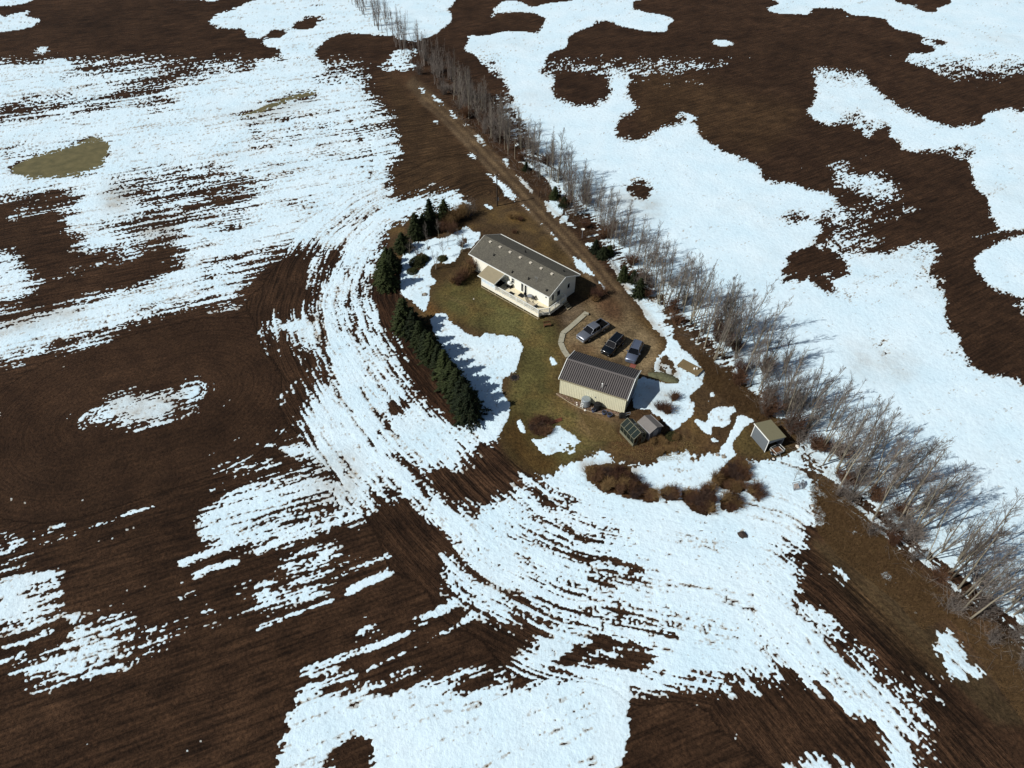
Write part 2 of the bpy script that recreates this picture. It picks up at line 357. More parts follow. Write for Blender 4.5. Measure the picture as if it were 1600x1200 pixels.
S(.05,1, 1034,637, 1047,633, 1050,645, 1040,650); S(.15,1, 1050,616, 1058,612, 1061,622, 1048,632); S(.1,1, 1012,584, 1025,580, 1050,586, 1062,593, 1057,600, 1035,598, 1018,592)
S(.45,1, 1028,560, 1045,552, 1060,580, 1050,588, 1030,580)
S(1,1, 1083,658, 1089,654, 1104,660, 1107,645, 1119,637, 1134,637, 1147,634, 1151,643, 1139,651, 1145,658, 1136,664, 1134,669, 1122,666, 1111,667, 1113,679, 1100,677, 1091,667)
S(1,1, 1111,685, 1118,683, 1124,690, 1114,691); S(1,1, 1109,616, 1113,612, 1117,617, 1112,621); S(.9,1, 1103,629, 1109,626, 1107,631)
S(.9,1, 1115,566, 1122,558, 1126,557, 1133,568, 1120,568)
S(1,1, 1152,651, 1160,648, 1181,656, 1169,664, 1160,673, 1154,682, 1145,690, 1145,703, 1152,713, 1139,720, 1128,731, 1113,746, 1100,740, 1110,728, 1126,715, 1126,699, 1136,690, 1141,675, 1148,664)
S(.1,1, 1126,709, 1134,709, 1134,716, 1128,716)
for q in ([914,729, 926,726, 940,725, 976,726, 988,731, 985,737, 1004,755, 1028,773, 1030,782, 1015,786, 982,780, 961,771, 944,771, 925,755, 916,750],[1034,764, 1045,760, 1058,765, 1061,777, 1042,785, 1034,776],
          [1066,767, 1081,764, 1090,773, 1094,764, 1109,756, 1118,768, 1117,800, 1102,806, 1081,798, 1067,779],[1111,748, 1122,741, 1130,729, 1140,718, 1152,714, 1169,722, 1168,735, 1173,748, 1162,754, 1164,765, 1154,774, 1137,769, 1119,757],
          [1124,782, 1136,774, 1149,776, 1158,791, 1141,799, 1128,793],[1167,766, 1179,762, 1193,772, 1188,782, 1176,778]):
    S(.02,1, *q)
S(.8,1, 900,730, 914,728, 916,752, 900,745)
for i in range(4): S(.9,1, *sum(stroke([(1066+i*5,712+i*3),(1074+i*5,703+i*3)],2.2),()))
for q in ([672,148,680,150,695,163,688,165],[697,169,705,170,720,190,708,185],[722,192,732,198,730,200],[740,209,748,212,761,229,750,223],[785,251,792,250,799,264,790,262],[801,266,812,275,838,300,832,303,812,285],
          [842,309,857,314,872,312,885,340,900,357,880,350,866,336,855,323],[760,271,775,275,785,285,796,293,808,306,805,316,790,308,777,290],[813,314,834,334,828,332,816,322],[841,345,850,350,846,352],
          [855,358,862,361,875,377,868,375],[912,377,925,377,926,386,918,385],[930,390,940,392,941,402,935,400],[781,314,790,317,786,319],[722,312,740,317,738,321,726,318],[752,317,770,322,770,330,760,325],
          [740,341,750,344,745,346],[892,397,899,402,907,405,915,412,920,420,932,432,915,427,902,421],[677,185,683,187,685,193,681,192],[732,239,740,241,744,246,736,245],[932,432,946,450,949,462,940,450],[618,237,628,237,630,241,620,242],
          [652,130,668,145,660,146],[705,297,722,305,717,325,705,318,700,308]):
    S(.92,1, *q)
# --- east field
S(1,2, 800,150, 806,175, 822,205, 838,235, 852,262, 875,290, 895,312, 930,345, 962,385, 1010,440, 1050,480, 1090,510, 1130,550, 1160,590, 1190,625, 1215,650, 1245,690, 1290,735, 1340,768, 1390,815, 1440,860, 1500,900, 1560,950, 1640,1010, 1860,1180, 1860,-100, 780,-100, 790,60, 780,110)
S(.62,3, 770,150, 800,148, 822,205, 838,235, 852,262, 895,312, 962,385, 1010,440, 1050,480, 1090,510, 1130,550, 1190,625, 1245,690, 1340,768, 1440,860, 1560,950, 1860,1180, 1850,1210, 1545,965, 1425,872, 1330,783, 1275,735, 1232,698, 1205,655, 1150,592, 1120,556, 1080,516, 1040,488, 1000,446, 950,390, 915,348, 885,318, 850,285, 830,255)
S(0,2, 980,150, 1000,170, 985,178, 970,180, 962,195, 960,210, 972,219, 1000,219, 1017,210, 1032,200, 1052,195, 1075,190, 1087,192, 1095,212, 1112,227, 1140,240, 1162,250, 1185,258, 1190,272, 1200,283, 1237,284, 1260,295, 1300,302, 1315,320, 1285,328, 1282,350, 1282,365, 1270,382, 1300,385, 1315,400, 1340,392, 1387,395, 1415,382, 1445,380, 1462,387, 1465,397, 1455,412, 1450,430, 1462,452, 1482,470, 1477,497, 1487,517, 1500,525, 1505,550, 1512,567, 1542,585, 1570,587, 1600,600, 1700,640, 1860,690, 1860,60, 1550,40, 1400,90, 1250,70, 1100,110, 985,120)
S(0,2, 862,150, 885,160, 910,164, 932,162, 957,148, 950,120, 870,110)
S(.75,1, 1053,185, 1058,177, 1068,174, 1090,182, 1092,188, 1080,190, 1070,184)
S(0,2, 1227,397, 1245,392, 1270,384, 1300,388, 1315,400, 1332,425, 1318,430, 1308,438, 1300,445, 1325,450, 1320,460, 1307,462, 1292,460, 1280,445, 1262,436, 1237,445, 1222,438, 1222,420, 1230,410)
S(.5,2, 1212,340, 1230,334, 1282,338, 1282,348, 1240,352, 1218,348)
S(.05,2, 1228,336, 1250,333, 1270,337, 1262,343, 1235,342)
S(.62,3, 1282,325, 1330,325, 1375,328, 1440,325, 1380,340, 1320,352, 1285,352)
S(.45,3, 1290,365, 1340,353, 1368,362, 1378,378, 1388,392, 1340,394, 1315,400, 1290,388)
S(.6,3, 1395,395, 1415,382, 1445,380, 1462,387, 1465,397, 1455,412, 1452,430, 1425,428, 1430,405)
S(.85,2, *sum(stroke([(1300,355),(1360,342),(1440,327)],2),())); S(.8,2, *sum(stroke([(1270,378),(1290,371),(1350,352)],3),()))
S(.7,1, *sum(stroke([(1220,433),(1265,421)],1.6),())); S(.8,1, *sum(stroke([(1232,440),(1300,425)],1.6),()))
S(.7,1, *sum(stroke([(1515,374),(1565,360)],2),())); S(.7,1, *sum(stroke([(1425,392),(1468,385)],2),())); S(.5,1, *sum(stroke([(1232,268),(1260,262),(1330,252),(1375,240)],1.6),()))
S(.98,2, 1275,150, 1262,180, 1280,190, 1295,196, 1315,188, 1335,190, 1352,212, 1360,217, 1367,200, 1395,195, 1390,212, 1405,225, 1425,237, 1460,237, 1495,227, 1525,237, 1510,247, 1520,275, 1525,295, 1545,310, 1550,342, 1562,362, 1600,360, 1860,400, 1860,200, 1600,174, 1570,170, 1542,175, 1532,196, 1487,197, 1460,190, 1437,180, 1407,167, 1377,150, 1350,110, 1270,100)
S(.55,2, 1310,178, 1340,168, 1370,195, 1365,205, 1350,200, 1325,195); S(.5,2, 1480,232, 1520,225, 1528,238, 1512,248, 1490,244, 1470,238)
S(.98,2, 1600,366, 1562,375, 1535,392, 1520,407, 1530,430, 1555,450, 1585,462, 1600,465, 1860,500, 1860,390)
S(.6,2, 1580,475, 1600,470, 1640,480, 1640,495, 1600,490)
S(.82,3, 1290,260, 1320,258, 1335,265, 1330,272, 1350,272, 1375,271, 1392,280, 1397,292, 1410,302, 1415,308, 1395,312, 1380,315, 1365,308, 1350,310, 1335,295, 1312,293, 1300,285, 1303,272)
S(.08,2, 974,291, 990,283, 1010,287, 1018,298, 1012,307, 995,308, 980,300); S(.65,2, 968,292, 985,280, 1015,278, 1028,284, 1022,305, 1000,312, 985,308)
S(.06,2, 978,292, 992,285, 1010,288, 1017,298, 1010,307, 995,307)
S(.75,2, 1355,520, 1390,520, 1392,565, 1365,560); S(.6,2, 1460,540, 1510,555, 1520,575, 1480,560); S(.8,3, 1285,430, 1460,430, 1480,470, 1400,450, 1320,470)
S(0,1, 1182,662, 1215,655, 1245,655, 1262,676, 1258,688, 1248,694, 1240,704, 1222,714, 1196,717, 1170,714, 1152,706, 1152,690, 1165,672)
for i, (c, f, q) in enumerate(SNOW):
    if len(q) > 2: paint(C, q, c, f+4 if f >= 3 else (f+1 if f == 2 else 1))
def ruts(guide, offs, w, c, seed):
    rg = random.Random(seed)
    for o in offs:
        q = []
        for i, (x, y) in enumerate(guide):
            x0, y0 = guide[max(0, i-1)]; x1, y1 = guide[min(len(guide)-1, i+1)]; d = math.hypot(x1-x0, y1-y0); q.append((x-(y1-y0)/d*o, y+(x1-x0)/d*o))
        a = rg.randrange(0, len(q)-2); b = min(len(q), a+rg.randrange(3, len(q)+1)); s_, m_ = fill(stroke(q[a:b], w*rg.uniform(.7, 1.3)))
        if s_ is not None: m_ = blur(m_, 1); C[s_] = C[s_]-m_*c*rg.uniform(.4, 1.0)
ruts([(640,735),(700,785),(760,812),(820,838),(900,868),(980,898),(1060,930),(1140,965),(1220,1005),(1300,1050),(1380,1100)], [-34,-28,-23,-17,-9,-4,3,9,16,22,27,33,40,46,53,60,68], 1.6, .34, 1)
ruts([(540,160),(565,195),(582,235),(588,275),(578,315),(555,350),(520,380)], [-26,-20,-15,-9,-4,3,9,15,20], 1.5, .38, 2)
ruts([(520,385),(500,430),(492,480),(496,530),(508,580),(530,630),(565,680),(610,725)], [-60,-52,-46,-38,-30,-22,-14,-8,6], 1.7, .36, 3)
ruts([(1000,760),(1080,800),(1160,850),(1240,920),(1320,1000)], [-20,-8,5,16,30], 1.6, .12, 4)
for i in range(26): ruts([(1255+i*4.6,870+i*6.6),(1235+i*4.6,868+i*6.9),(1212+i*4.6,862+i*7.2)], [0], 2.2, .8, 30+i)
w_ = np.clip((VV-1035)/60, 0, 1)*np.clip((1480-UU)/120, 0, 1); C = C*(1-w_)+far_c*w_
w_ = np.clip((140-VV)/60, 0, 1); C = C*(1-w_)+far_c*w_

dirt(.9, 1, *sum(stroke([(1460,556),(1447,600),(1440,632),(1426,656),(1418,676)], 1.2),())) if False else None
POND = [(12,266),(30,257),(60,244),(85,237),(118,229),(140,221),(160,220),(172,224),(168,236),(160,246),(158,255),(150,262),(120,271),(90,272),(50,275),(38,272)]
POND2 = [(222,400),(234,396),(245,394),(255,389),(266,388),(274,384),(278,386),(273,391),(262,394),(256,398),(243,399),(236,403),(226,404)]
POND3 = [(362,184),(375,178),(398,172),(420,163),(450,153),(478,146),(500,140),(490,150),(455,158),(425,168),(400,177),(380,181)]
PM = np.zeros(UU.shape)
for q in (POND, POND2, POND3): paint(C, q, -.4, 4); paint(PM, q, 1, 5)
PM = np.clip(blur(PM, 6)*3, 0, 1)
# ================================================================ TILLAGE DIRECTIONS: across / along coordinates of every field
HB = [(760,300),(700,325),(640,350),(605,380),(583,420),(576,470),(592,510),(625,560),(665,610),(705,655),(745,690),(790,735),(850,785),(920,815),(1000,830),(1100,850),(1200,870),(1280,930),(1360,1010),(1440,1090),(1550,1210),(1700,1400)]
dH, sH = polydist(GX, GY, HB)
def straight(a, b):
    p = np.array(G(*a)); q = np.array(G(*b)); d = (q-p)/np.hypot(*(q-p)); return GX*-d[1]+GY*d[0], GX*d[0]+GY*d[1]
A1, L1 = straight((0,860),(245,790)); A2, L2 = straight((1300,385),(1440,327)); A4, L4 = straight((660,150),(965,470))
dC, sC = polydist(GX, GY, [(150,655),(300,612)])
home_poly = [(600,352),(640,338),(700,322),(760,305),(800,318),(840,340),(900,385),(1000,470),(1045,530),(1100,555),(1150,600),(1230,660),(1275,735),(1240,722),(1165,725),(1100,765),(920,760),(857,747),(815,733),(785,705),(758,665),(700,560),(665,520),(625,455),(612,400)]
_, hm = fill(home_poly); hs, _m = fill(home_poly); HOME = np.zeros(UU.shape); HOME[hs] = hm
wig = vn(GX/6, GY/6, 11)*5
east = (UU-800)*0.86 > (VV-150)*1.0-30
head = (dH+wig < 21) & ~east & (VV > 240)
ring = (dC < 17) & ~head & ~east
ACR = np.where(east, A2, np.where(head, dH, np.where(ring, dC, A1)))
ALO = np.where(east, L2, np.where(head, sH, np.where(ring, sC, L1)))
ACR = ACR+.25*vn(GX/9, GY/9, 3)
# streaks + clods, spread evenly over 0..1
nz = (.75*vn(ACR/1.1, ALO/22, 1)+1.0*vn(ACR/.42, ALO/7, 2)+.95*vn(ACR/.22, ALO/1.8, 9)+1.0*vn(GX/.26, GY/.26, 3)+.35*vn(ACR/.8, ALO/1.4, 15)+.2*vn(GX/2.3, GY/2.3, 14)+.3*vn(GX/7, GY/7, 4))
ni = (.4*vn(GX/2.6, GY/2.6, 21)+.6*vn(GX/.9, GY/.9, 22)+.9*vn(GX/.36, GY/.36, 23)+.8*vn(GX/.2, GY/.2, 24))
iso = np.clip(HOME+(blur(((east) & (dH > 0)).astype(float), 6)*.55), 0, 1)
n_ = unif(nz)*(1-iso)+unif(ni)*iso
hs_ = blur(HOME, 4); C = C*(1-hs_)+np.clip((C-.5)*2.0+.5, 0, 1)*hs_
F_ = C-(.015+n_*.985)
pep = vn(GX/.27, GY/.27, 71)*.62+vn(ACR/.25, ALO/.9, 72)*.38; pden = np.clip(vn(ACR/3, ALO/25, 73)*1.3-.25, 0, 1)*np.clip(vn(GX/6, GY/6, 74)*1.6-.3, 0, 1)*(1-iso)*np.where(east, .35, 1)
F_ = np.minimum(F_, (.93-.22*pden-pep)*2.5)
# crusty edges: thin snow breaks up at the scale of single clods
F_ = F_-.10*(vn(GX/.21, GY/.21, 75)-.35)*(F_ < .12)                       # > 0 : snow lies here

# ================================================================ HEIGHTS
base_c = .10*(vn(GX/11, GY/11, 31)-.5)+.04*(vn(GX/2.2, GY/2.2, 32)-.5)
base_c = base_c*(1-PM)-.03*PM
k2 = 2
zc = base_c[::k2, ::k2]                      # soil lives on every second line
zf = np.empty_like(base_c); zf[::2, ::2] = zc; zf[1::2, ::2] = (zc[:-1]+zc[1:])/2; zf[:, 1::2] = (zf[:, :-2:2]+zf[:, 2::2])/2
mound = np.zeros_like(zf)
# ================================================================ SOIL COLOURS
COL = np.zeros(UU.shape+(4,)); COL[...] = lin(71,50,34)
def colr(rgb, f, *pts): paint(COL, [(pts[i], pts[i+1]) for i in range(0, len(pts), 2)], lin(*rgb), f)
m = vn(GX/25, GY/25, 41)[..., None]; COL[..., :3] *= (.82+.36*m)
colr((82,62,40), 8, 590,100, 655,150, 830,330, 760,320, 640,340, 612,290, 615,200)
colr((84,62,39), 8, 990,100, 1260,170, 1200,240, 1100,215, 1000,200)
colr((66,44,28), 6, 562,400, 600,370, 640,345, 655,352, 615,400, 610,450, 650,560, 700,640, 745,665, 690,660, 620,580, 570,480)
colr((86,70,50), 6, 640,100, 850,300, 1000,440, 1100,540, 1250,690, 1400,850, 1600,1010, 1700,1130, 1560,1130, 1440,1010, 1330,880, 1270,770, 1240,680, 1150,640, 1090,560, 1030,490, 960,400, 850,310, 700,150)
colr((100,76,52), 5, 1270,760, 1330,780, 1400,850, 1560,990, 1560,1060, 1440,960, 1330,860)
colr((80,62,40), 5, 1262,840, 1300,850, 1390,940, 1500,1060, 1440,1060, 1370,985, 1300,905)
colr((74,58,38), 3, *sum([(x, y) for x, y in home_poly], ()))
colr((86,82,44), 5, 672,462, 700,440, 745,430, 830,480, 870,510, 880,545, 872,600, 940,640, 985,655, 960,690, 880,730, 850,742, 800,715, 780,660, 800,600, 815,530, 740,510, 700,490)
colr((94,92,52), 7, 690,475, 760,455, 830,495, 850,540, 780,520)
colr((86,66,30), 5, 780,680, 810,640, 830,700, 880,720, 855,744, 815,730)
colr((96,64,28), 3, 668,470, 690,492, 676,498, 666,490)
colr((70,56,34), 3, 672,415, 735,395, 745,415, 700,432, 676,436)
colr((74,60,40), 4, 760,322, 830,335, 900,385, 890,410, 800,365, 740,345)
colr((108,84,38), 3, 792,338, 808,333, 826,342, 815,348, 798,346)
colr((82,68,42), 4, 850,372, 880,390, 900,405, 890,412, 850,385)
colr((86,62,40), 5, 985,650, 1080,640, 1100,700, 1080,725, 1000,726, 950,700, 960,670)
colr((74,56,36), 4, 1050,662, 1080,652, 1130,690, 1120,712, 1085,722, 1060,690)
colr((90,78,44), 4, 1150,660, 1190,680, 1240,700, 1210,718, 1160,712, 1145,700)
colr((104,88,58), 3, 905,640, 955,655, 960,680, 930,690, 900,670)
colr((104,84,60), 3, 872,616, 960,640, 984,660, 972,664, 930,656, 885,634)
# driveway, yard
colr((90,75,56), 2, *sum(stroke([(640,125),(700,182),(740,222),(790,275),(835,322),(880,370),(925,420),(958,462),(985,500)], 19, 34),()))
colr((122,106,78), 4, 905,486, 930,468, 960,462, 985,490, 1010,515, 1030,535, 1028,560, 1010,590, 990,575, 930,552, 884,546, 880,520, 890,500)
colr((134,118,88), 4, 975,500, 1010,520, 1022,545, 1000,560, 970,545, 965,520)
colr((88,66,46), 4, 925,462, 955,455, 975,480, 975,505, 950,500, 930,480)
colr((96,76,54), 3, 888,535, 935,540, 930,552, 890,548)
colr((110,96,78), 3, 880,485, 905,475, 915,488, 895,502, 880,510)
for off, rgb, w in ((-5.5,(56,40,28),3.6),(5.5,(56,40,28),3.6),(0,(120,100,72),4.0),(11,(124,106,82),3.0),(-11,(112,92,66),3.0)):
    colr(rgb, 1, *sum(stroke([(660-off*.5,150+off*.5),(700-off*.6,182+off*.6),(740-off*.7,222+off*.7),(790-off*.75,275+off*.7),(835-off*.8,322+off*.7),(880-off*.8,370+off*.6),(925-off*.9,420+off*.6),(958-off*.9,462+off*.5)], w*.6, w),()))
for q in ([(876,610),(868,630),(880,650),(920,665),(960,668),(984,664)],[(872,600),(862,580),(868,556),(880,548)],[(868,616),(858,640),(872,662),(910,676)],[(1075,640),(1085,670),(1080,700),(1060,722)],[(1062,650),(1070,680),(1062,705)],[(985,640),(1000,655),(1040,662)],[(905,690),(960,705),(1010,712),(1060,712)],[(900,700),(960,715),(1020,722)],[(690,462),(715,470),(740,480)],[(760,455),(775,462),(795,475)]): colr((112,94,62), 1, *sum(stroke(q, 1.6),()))
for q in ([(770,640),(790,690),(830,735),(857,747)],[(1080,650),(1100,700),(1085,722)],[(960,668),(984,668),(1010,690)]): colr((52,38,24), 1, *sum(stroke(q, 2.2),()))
for a in (1272,1290,1306): colr((88,74,50), 2, *sum(stroke([(a,846),(a+90,930),(a+190,1030),(a+290,1130)], 5, 8),()))
for k in range(6): colr((44,30,20), 1, *sum(stroke([(1262+k*9,880+k*3),(1320+k*14,935+k*10),(1400+k*16,1030+k*10),(1450+k*18,1110+k*10)], 1.6, 3),()))
for q in ([914,729,988,731,1030,782,982,780,944,771],[1066,764,1118,764,1102,806,1067,779],[1111,748,1152,714,1173,748,1154,774],[1124,782,1149,776,1158,791,1141,799],[1034,761,1061,777,1042,785],[1167,765,1193,772,1188,782]): colr((92,66,40), 2, *q)
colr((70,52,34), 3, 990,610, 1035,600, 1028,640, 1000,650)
colr((92,88,62), 2, 1012,582, 1025,578, 1062,592, 1058,602, 1035,598)
COL[..., :3] = (COL[..., :3]*.86+COL[..., :3].mean(-1, keepdims=True)*.14)
# kinds of ground, so that each is an object of its own
KIND = np.zeros(UU.shape, int)
def kind(k, poly):
    s, mm = fill(poly)
    KIND[s] = np.where(mm > .5, k, KIND[s])
kind(4, [(640,60),(850,290),(1000,435),(1100,540),(1250,690),(1400,850),(1600,1010),(1840,1200),(1840,1330),(1600,1200),(1440,1030),(1330,905),(1262,850),(1290,815),(1275,740),(1240,680),(1150,640),(1090,560),(1045,528),(960,400),(850,305),(700,150),(640,90)])
kind(1, home_poly)
kind(2, [(905,486),(930,468),(960,462),(985,490),(1010,515),(1035,535),(1030,560),(1010,590),(990,575),(930,552),(884,546),(880,520),(890,500)])
kind(3, stroke([(600,88),(660,147),(700,185),(740,222),(790,275),(835,322),(880,370),(925,420),(955,458)], 21, 31))

hk = blur((KIND == 1).astype(float), 4)[..., None]
g1 = vn(GX/3.2, GY/3.2, 61)*.6+vn(GX/1.1, GY/1.1, 62)*.4; g2 = vn(GX/7, GY/7, 63)
COL = COL*(1-hk*.45*np.clip(g1*2.6-1.1, 0, 1)[..., None])+np.array(lin(112,92,56))*(hk*.45*np.clip(g1*2.6-1.1, 0, 1)[..., None])
COL[..., :3] *= 1-(hk*np.clip(g2*2-1, 0, 1)[..., None]*.35)
yk = blur((KIND == 2).astype(float), 4); COL[..., :3] *= (1-yk*.55*np.clip(vn(GX/2.1, GY/2.1, 64)*.6+vn(GX/.6, GY/.6, 65)*.5-.42, 0, .5)*2)[..., None]
gain = blur(np.array([.56, .90, 1.16, .86, .66])[KIND], 3)
COL[..., :3] *= gain[..., None]
DIRT = np.zeros(UU.shape)
def dirt(v, f, *pts): paint(DIRT, [(pts[i], pts[i+1]) for i in range(0, len(pts), 2)], v, f)
dirt(.8, 6, -60,540, 0,507, 50,492, 130,478, 120,490, 50,508, 0,522); dirt(.5, 6, 160,290, 215,285, 205,330, 160,335)
dirt(.55, 6, 215,345, 270,340, 280,380, 215,375); dirt(.45, 6, 150,615, 290,600, 290,650, 200,665); dirt(.7, 6, 365,185, 400,172, 470,152, 500,152, 440,172, 400,186)
dirt(.35, 8, 480,720, 560,700, 560,790, 480,790); dirt(.6, 3, 1022,570, 1045,560, 1065,590, 1030,600); dirt(.35, 3, 1000,600, 1060,610, 1040,650, 1010,640)
dirt(.6, 2, 930,385, 955,405, 975,435, 1045,530, 1035,535, 960,440); dirt(.6, 1, 672,148, 760,228, 840,300, 925,385, 905,370, 800,275); dirt(.4,2, 842,340, 925,440, 905,425, 850,365)
dirt(.45, 3, 905,735, 1000,745, 1000,720, 905,720); dirt(.3, 6, 960,300, 1040,310, 1030,345, 970,330); dirt(.25, 8, 1320,530, 1440,560, 1420,600, 1330,590); dirt(.3, 4, 740,1, 820,230, 900,330, 1100,540, 1260,700, 1440,870, 1600,990, 1600,1010, 1400,850, 1050,500, 850,290)
# ================================================================ MATERIALS OF THE GROUND
def soil_material():
    k = NT('soil'); at = k.attr('tint'); ac = k.attr('across'); al = k.attr('along'); fr = k.attr('furrow')
    geo = k.n('ShaderNodeNewGeometry'); pos = geo.outputs['Position']
    cx = k.n('ShaderNodeCombineXYZ'); k.l(k.math('MULTIPLY', ac.outputs['Fac'], 2.1), cx.inputs[0]); k.l(k.math('MULTIPLY', al.outputs['Fac'], .16), cx.inputs[1])
    fur = k.noise(1.0, 3, cx.outputs[0], .65)
    n1 = k.noise(2.6, 5, pos, .75); n2 = k.noise(.35, 4, pos, .6)
    f2 = k.math('ADD', k.math('MULTIPLY', k.math('SUBTRACT', fur.outputs['Fac'], .5), fr.outputs['Fac']), .5)
    r1 = k.ramp(f2, [(.28, (.42,.41,.40)), (.70, (1.62,1.58,1.52))]); r2 = k.ramp(n1.outputs['Fac'], [(.30, (.36,.35,.34)), (.72, (1.75,1.72,1.66))]); n4 = k.noise(.09, 6, pos, .7); r3 = k.ramp(n2.outputs['Fac'], [(.3, (.74,.74,.76)), (.7, (1.26,1.25,1.22))]); r4 = k.ramp(n4.outputs['Fac'], [(.35, (.7,.68,.66)), (.65, (1.25,1.26,1.25))])
    c = k.mix(at.outputs['Color'], r1.outputs[0], 1.0, 'MULTIPLY'); c = k.mix(c, r2.outputs[0], 1.0, 'MULTIPLY'); c = k.mix(c, r3.outputs[0], 1.0, 'MULTIPLY'); c = k.mix(c, r4.outputs[0], 1.0, 'MULTIPLY')
    k.l(c, k.b.inputs['Base Color']); k.b.inputs['Roughness'].default_value = .95; k.b.inputs['Specular IOR Level'].default_value = .12
    h = k.math('ADD', k.math('MULTIPLY', f2, 1.2), n1.outputs['Fac'])
    k.l(k.bump(h, .22, .9), k.b.inputs['Normal']); return k.m
def snow_material():
    k = NT('snow'); d = k.attr('dirt'); ac = k.attr('across'); al = k.attr('along'); fr = k.attr('furrow')
    geo = k.n('ShaderNodeNewGeometry'); pos = geo.outputs['Position']
    cx = k.n('ShaderNodeCombineXYZ'); k.l(k.math('MULTIPLY', ac.outputs['Fac'], 1.5), cx.inputs[0]); k.l(k.math('MULTIPLY', al.outputs['Fac'], .25), cx.inputs[1])
    fur = k.noise(1.0, 3, cx.outputs[0], .6); n1 = k.noise(1.6, 5, pos, .68); n2 = k.noise(.12, 4, pos, .55); n3 = k.noise(.5, 4, pos, .7)
    c = k.mix(lin(192,222,236), lin(226,240,246), n2.outputs['Fac'])
    r1 = k.ramp(n1.outputs['Fac'], [(.30, (.88,.88,.89)), (.5, (1,1,1))]); c = k.mix(c, r1.outputs[0], 1.0, 'MULTIPLY')
    n5 = k.noise(.045, 6, pos, .65); grime = k.ramp(n5.outputs['Fac'], [(.52, (0,0,0)), (.72, (.30,.30,.30))]); dd = k.math('ADD', k.math('MULTIPLY', grime.outputs[0], n1.outputs['Fac']), k.math('MULTIPLY', d.outputs['Fac'], k.math('MULTIPLY', n3.outputs['Fac'], 1.8)))
    c = k.mix(c, lin(150,135,112), dd)
    k.l(c, k.b.inputs['Base Color']); k.b.inputs['Roughness'].default_value = .7; k.b.inputs['Specular IOR Level'].default_value = .15
    h = k.math('ADD', k.math('MULTIPLY', fur.outputs['Fac'], k.math('MULTIPLY', fr.outputs['Fac'], .7)), k.math('ADD', n1.outputs['Fac'], k.math('MULTIPLY', n3.outputs['Fac'], 1.2)))
    k.l(k.bump(h, .11, .85), k.b.inputs['Normal']); return k.m
M_SOIL = soil_material(); M_SNOW = snow_material()
# ---- soil sheets
FUR = 1.25*np.clip(1-iso*1.0, 0, 1)*np.where(KIND > 0, .35, 1)
FUR = np.where(KIND == 2, .1, FUR); FUR = np.where((KIND == 3), .0, FUR)
FUR = np.where(east & (KIND == 0), 1.0, FUR); FUR = np.where(ring, .5, FUR); FUR = np.where(head & (dH < 9) & (KIND == 0), 1.9, FUR)
sub = (slice(None, None, 2), slice(None, None, 2))
X2, Y2, Z2 = GX[sub], GY[sub], zc
nr, nc = X2.shape
idx = np.arange(nr*nc).reshape(nr, nc)
quads = np.stack([idx[1:, :-1], idx[1:, 1:], idx[:-1, 1:], idx[:-1, :-1]], -1).reshape(-1, 4)
K2 = KIND[sub][:-1, :-1].reshape(-1)
V2 = np.stack([X2, Y2, Z2], -1).reshape(-1, 3)
names = {0:'ploughed_field', 1:'home_lawn', 2:'gravel_yard', 3:'dirt_driveway', 4:'rough_grass'}
for k_, nm in names.items():
    q = quads[K2 == k_]
    used, inv = np.unique(q, return_inverse=True); q = inv.reshape(-1, 4)
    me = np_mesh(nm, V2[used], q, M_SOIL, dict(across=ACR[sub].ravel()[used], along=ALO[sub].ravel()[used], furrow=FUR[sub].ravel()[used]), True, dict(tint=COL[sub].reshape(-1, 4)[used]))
    tag(link(nm, me), kind='structure')
# ---- snow sheet: fine cells at its edges, coarse cells inside
lump = .05*(vn(GX/3.6, GY/3.6, 51)-.5)+.012*(vn(GX/.9, GY/.9, 52)-.5)
th = np.clip(F_*.35, -.05, .010)+.05*np.clip(blur(C, 4)-.5, 0, .5)+lump*np.clip(blur(C, 3)*2-1, 0, 1)
# drifts that stand proud of the ground around the yard
ZS = zf+.012+th
pos_ = F_ > 0
cell = pos_[:-1, :-1] | pos_[1:, :-1] | pos_[:-1, 1:] | pos_[1:, 1:]
cell &= (th[:-1, :-1] > -.045) | (th[1:, 1:] > -.045) | (th[1:, :-1] > -.045) | (th[:-1, 1:] > -.045)
B = 4
deep = (F_ > .12)
dj = deep[:-1, :-1] & deep[1:, :-1] & deep[:-1, 1:] & deep[1:, 1:]
nb_v, nb_u = (nv-1)//B, (nu-1)//B
blk = dj.reshape(nb_v, B, nb_u, B).all(axis=(1, 3))
idx = np.arange(nv*nu).reshape(nv, nu)
b0 = idx[:-1:B, :-1:B][:nb_v, :nb_u]
H2 = B//2
bigs = []
bi, bj = np.nonzero(blk)
o = b0[bi, bj]
for a in (0, H2):
    for b in (0, H2):
        p = o+a*nu+b
        bigs.append(np.stack([p+H2*nu, p+H2*nu+H2, p+H2, p], -1))
fine = cell & ~np.kron(blk, np.ones((B, B), bool))
fi, fj = np.nonzero(fine); p = idx[fi, fj]
fq = np.stack([p+nu, p+nu+1, p+1, p], -1)
q = np.concatenate(bigs+[fq]); used, inv = np.unique(q, return_inverse=True); q = inv.reshape(-1, 4)
VS = np.stack([GX, GY, ZS], -1).reshape(-1, 3)[used]
FS = np.where(HOME > .5, .1, np.where(east, .25, 1.0))
me = np_mesh('snow', VS, q, M_SNOW, dict(across=ACR.ravel()[used], along=ALO.ravel()[used], furrow=FS.ravel()[used], dirt=np.maximum(DIRT*np.clip(.55+vn(GX/1.3, GY/1.3, 81), 0, 1.3), np.clip(.85*np.clip(1-F_/.075, 0, 1), 0, .8)*(.45+.8*vn(GX/.4, GY/.4, 82))).ravel()[used]))
tag(link('snow', me), kind='structure')
print('soil quads', len(quads), 'snow quads', len(q))
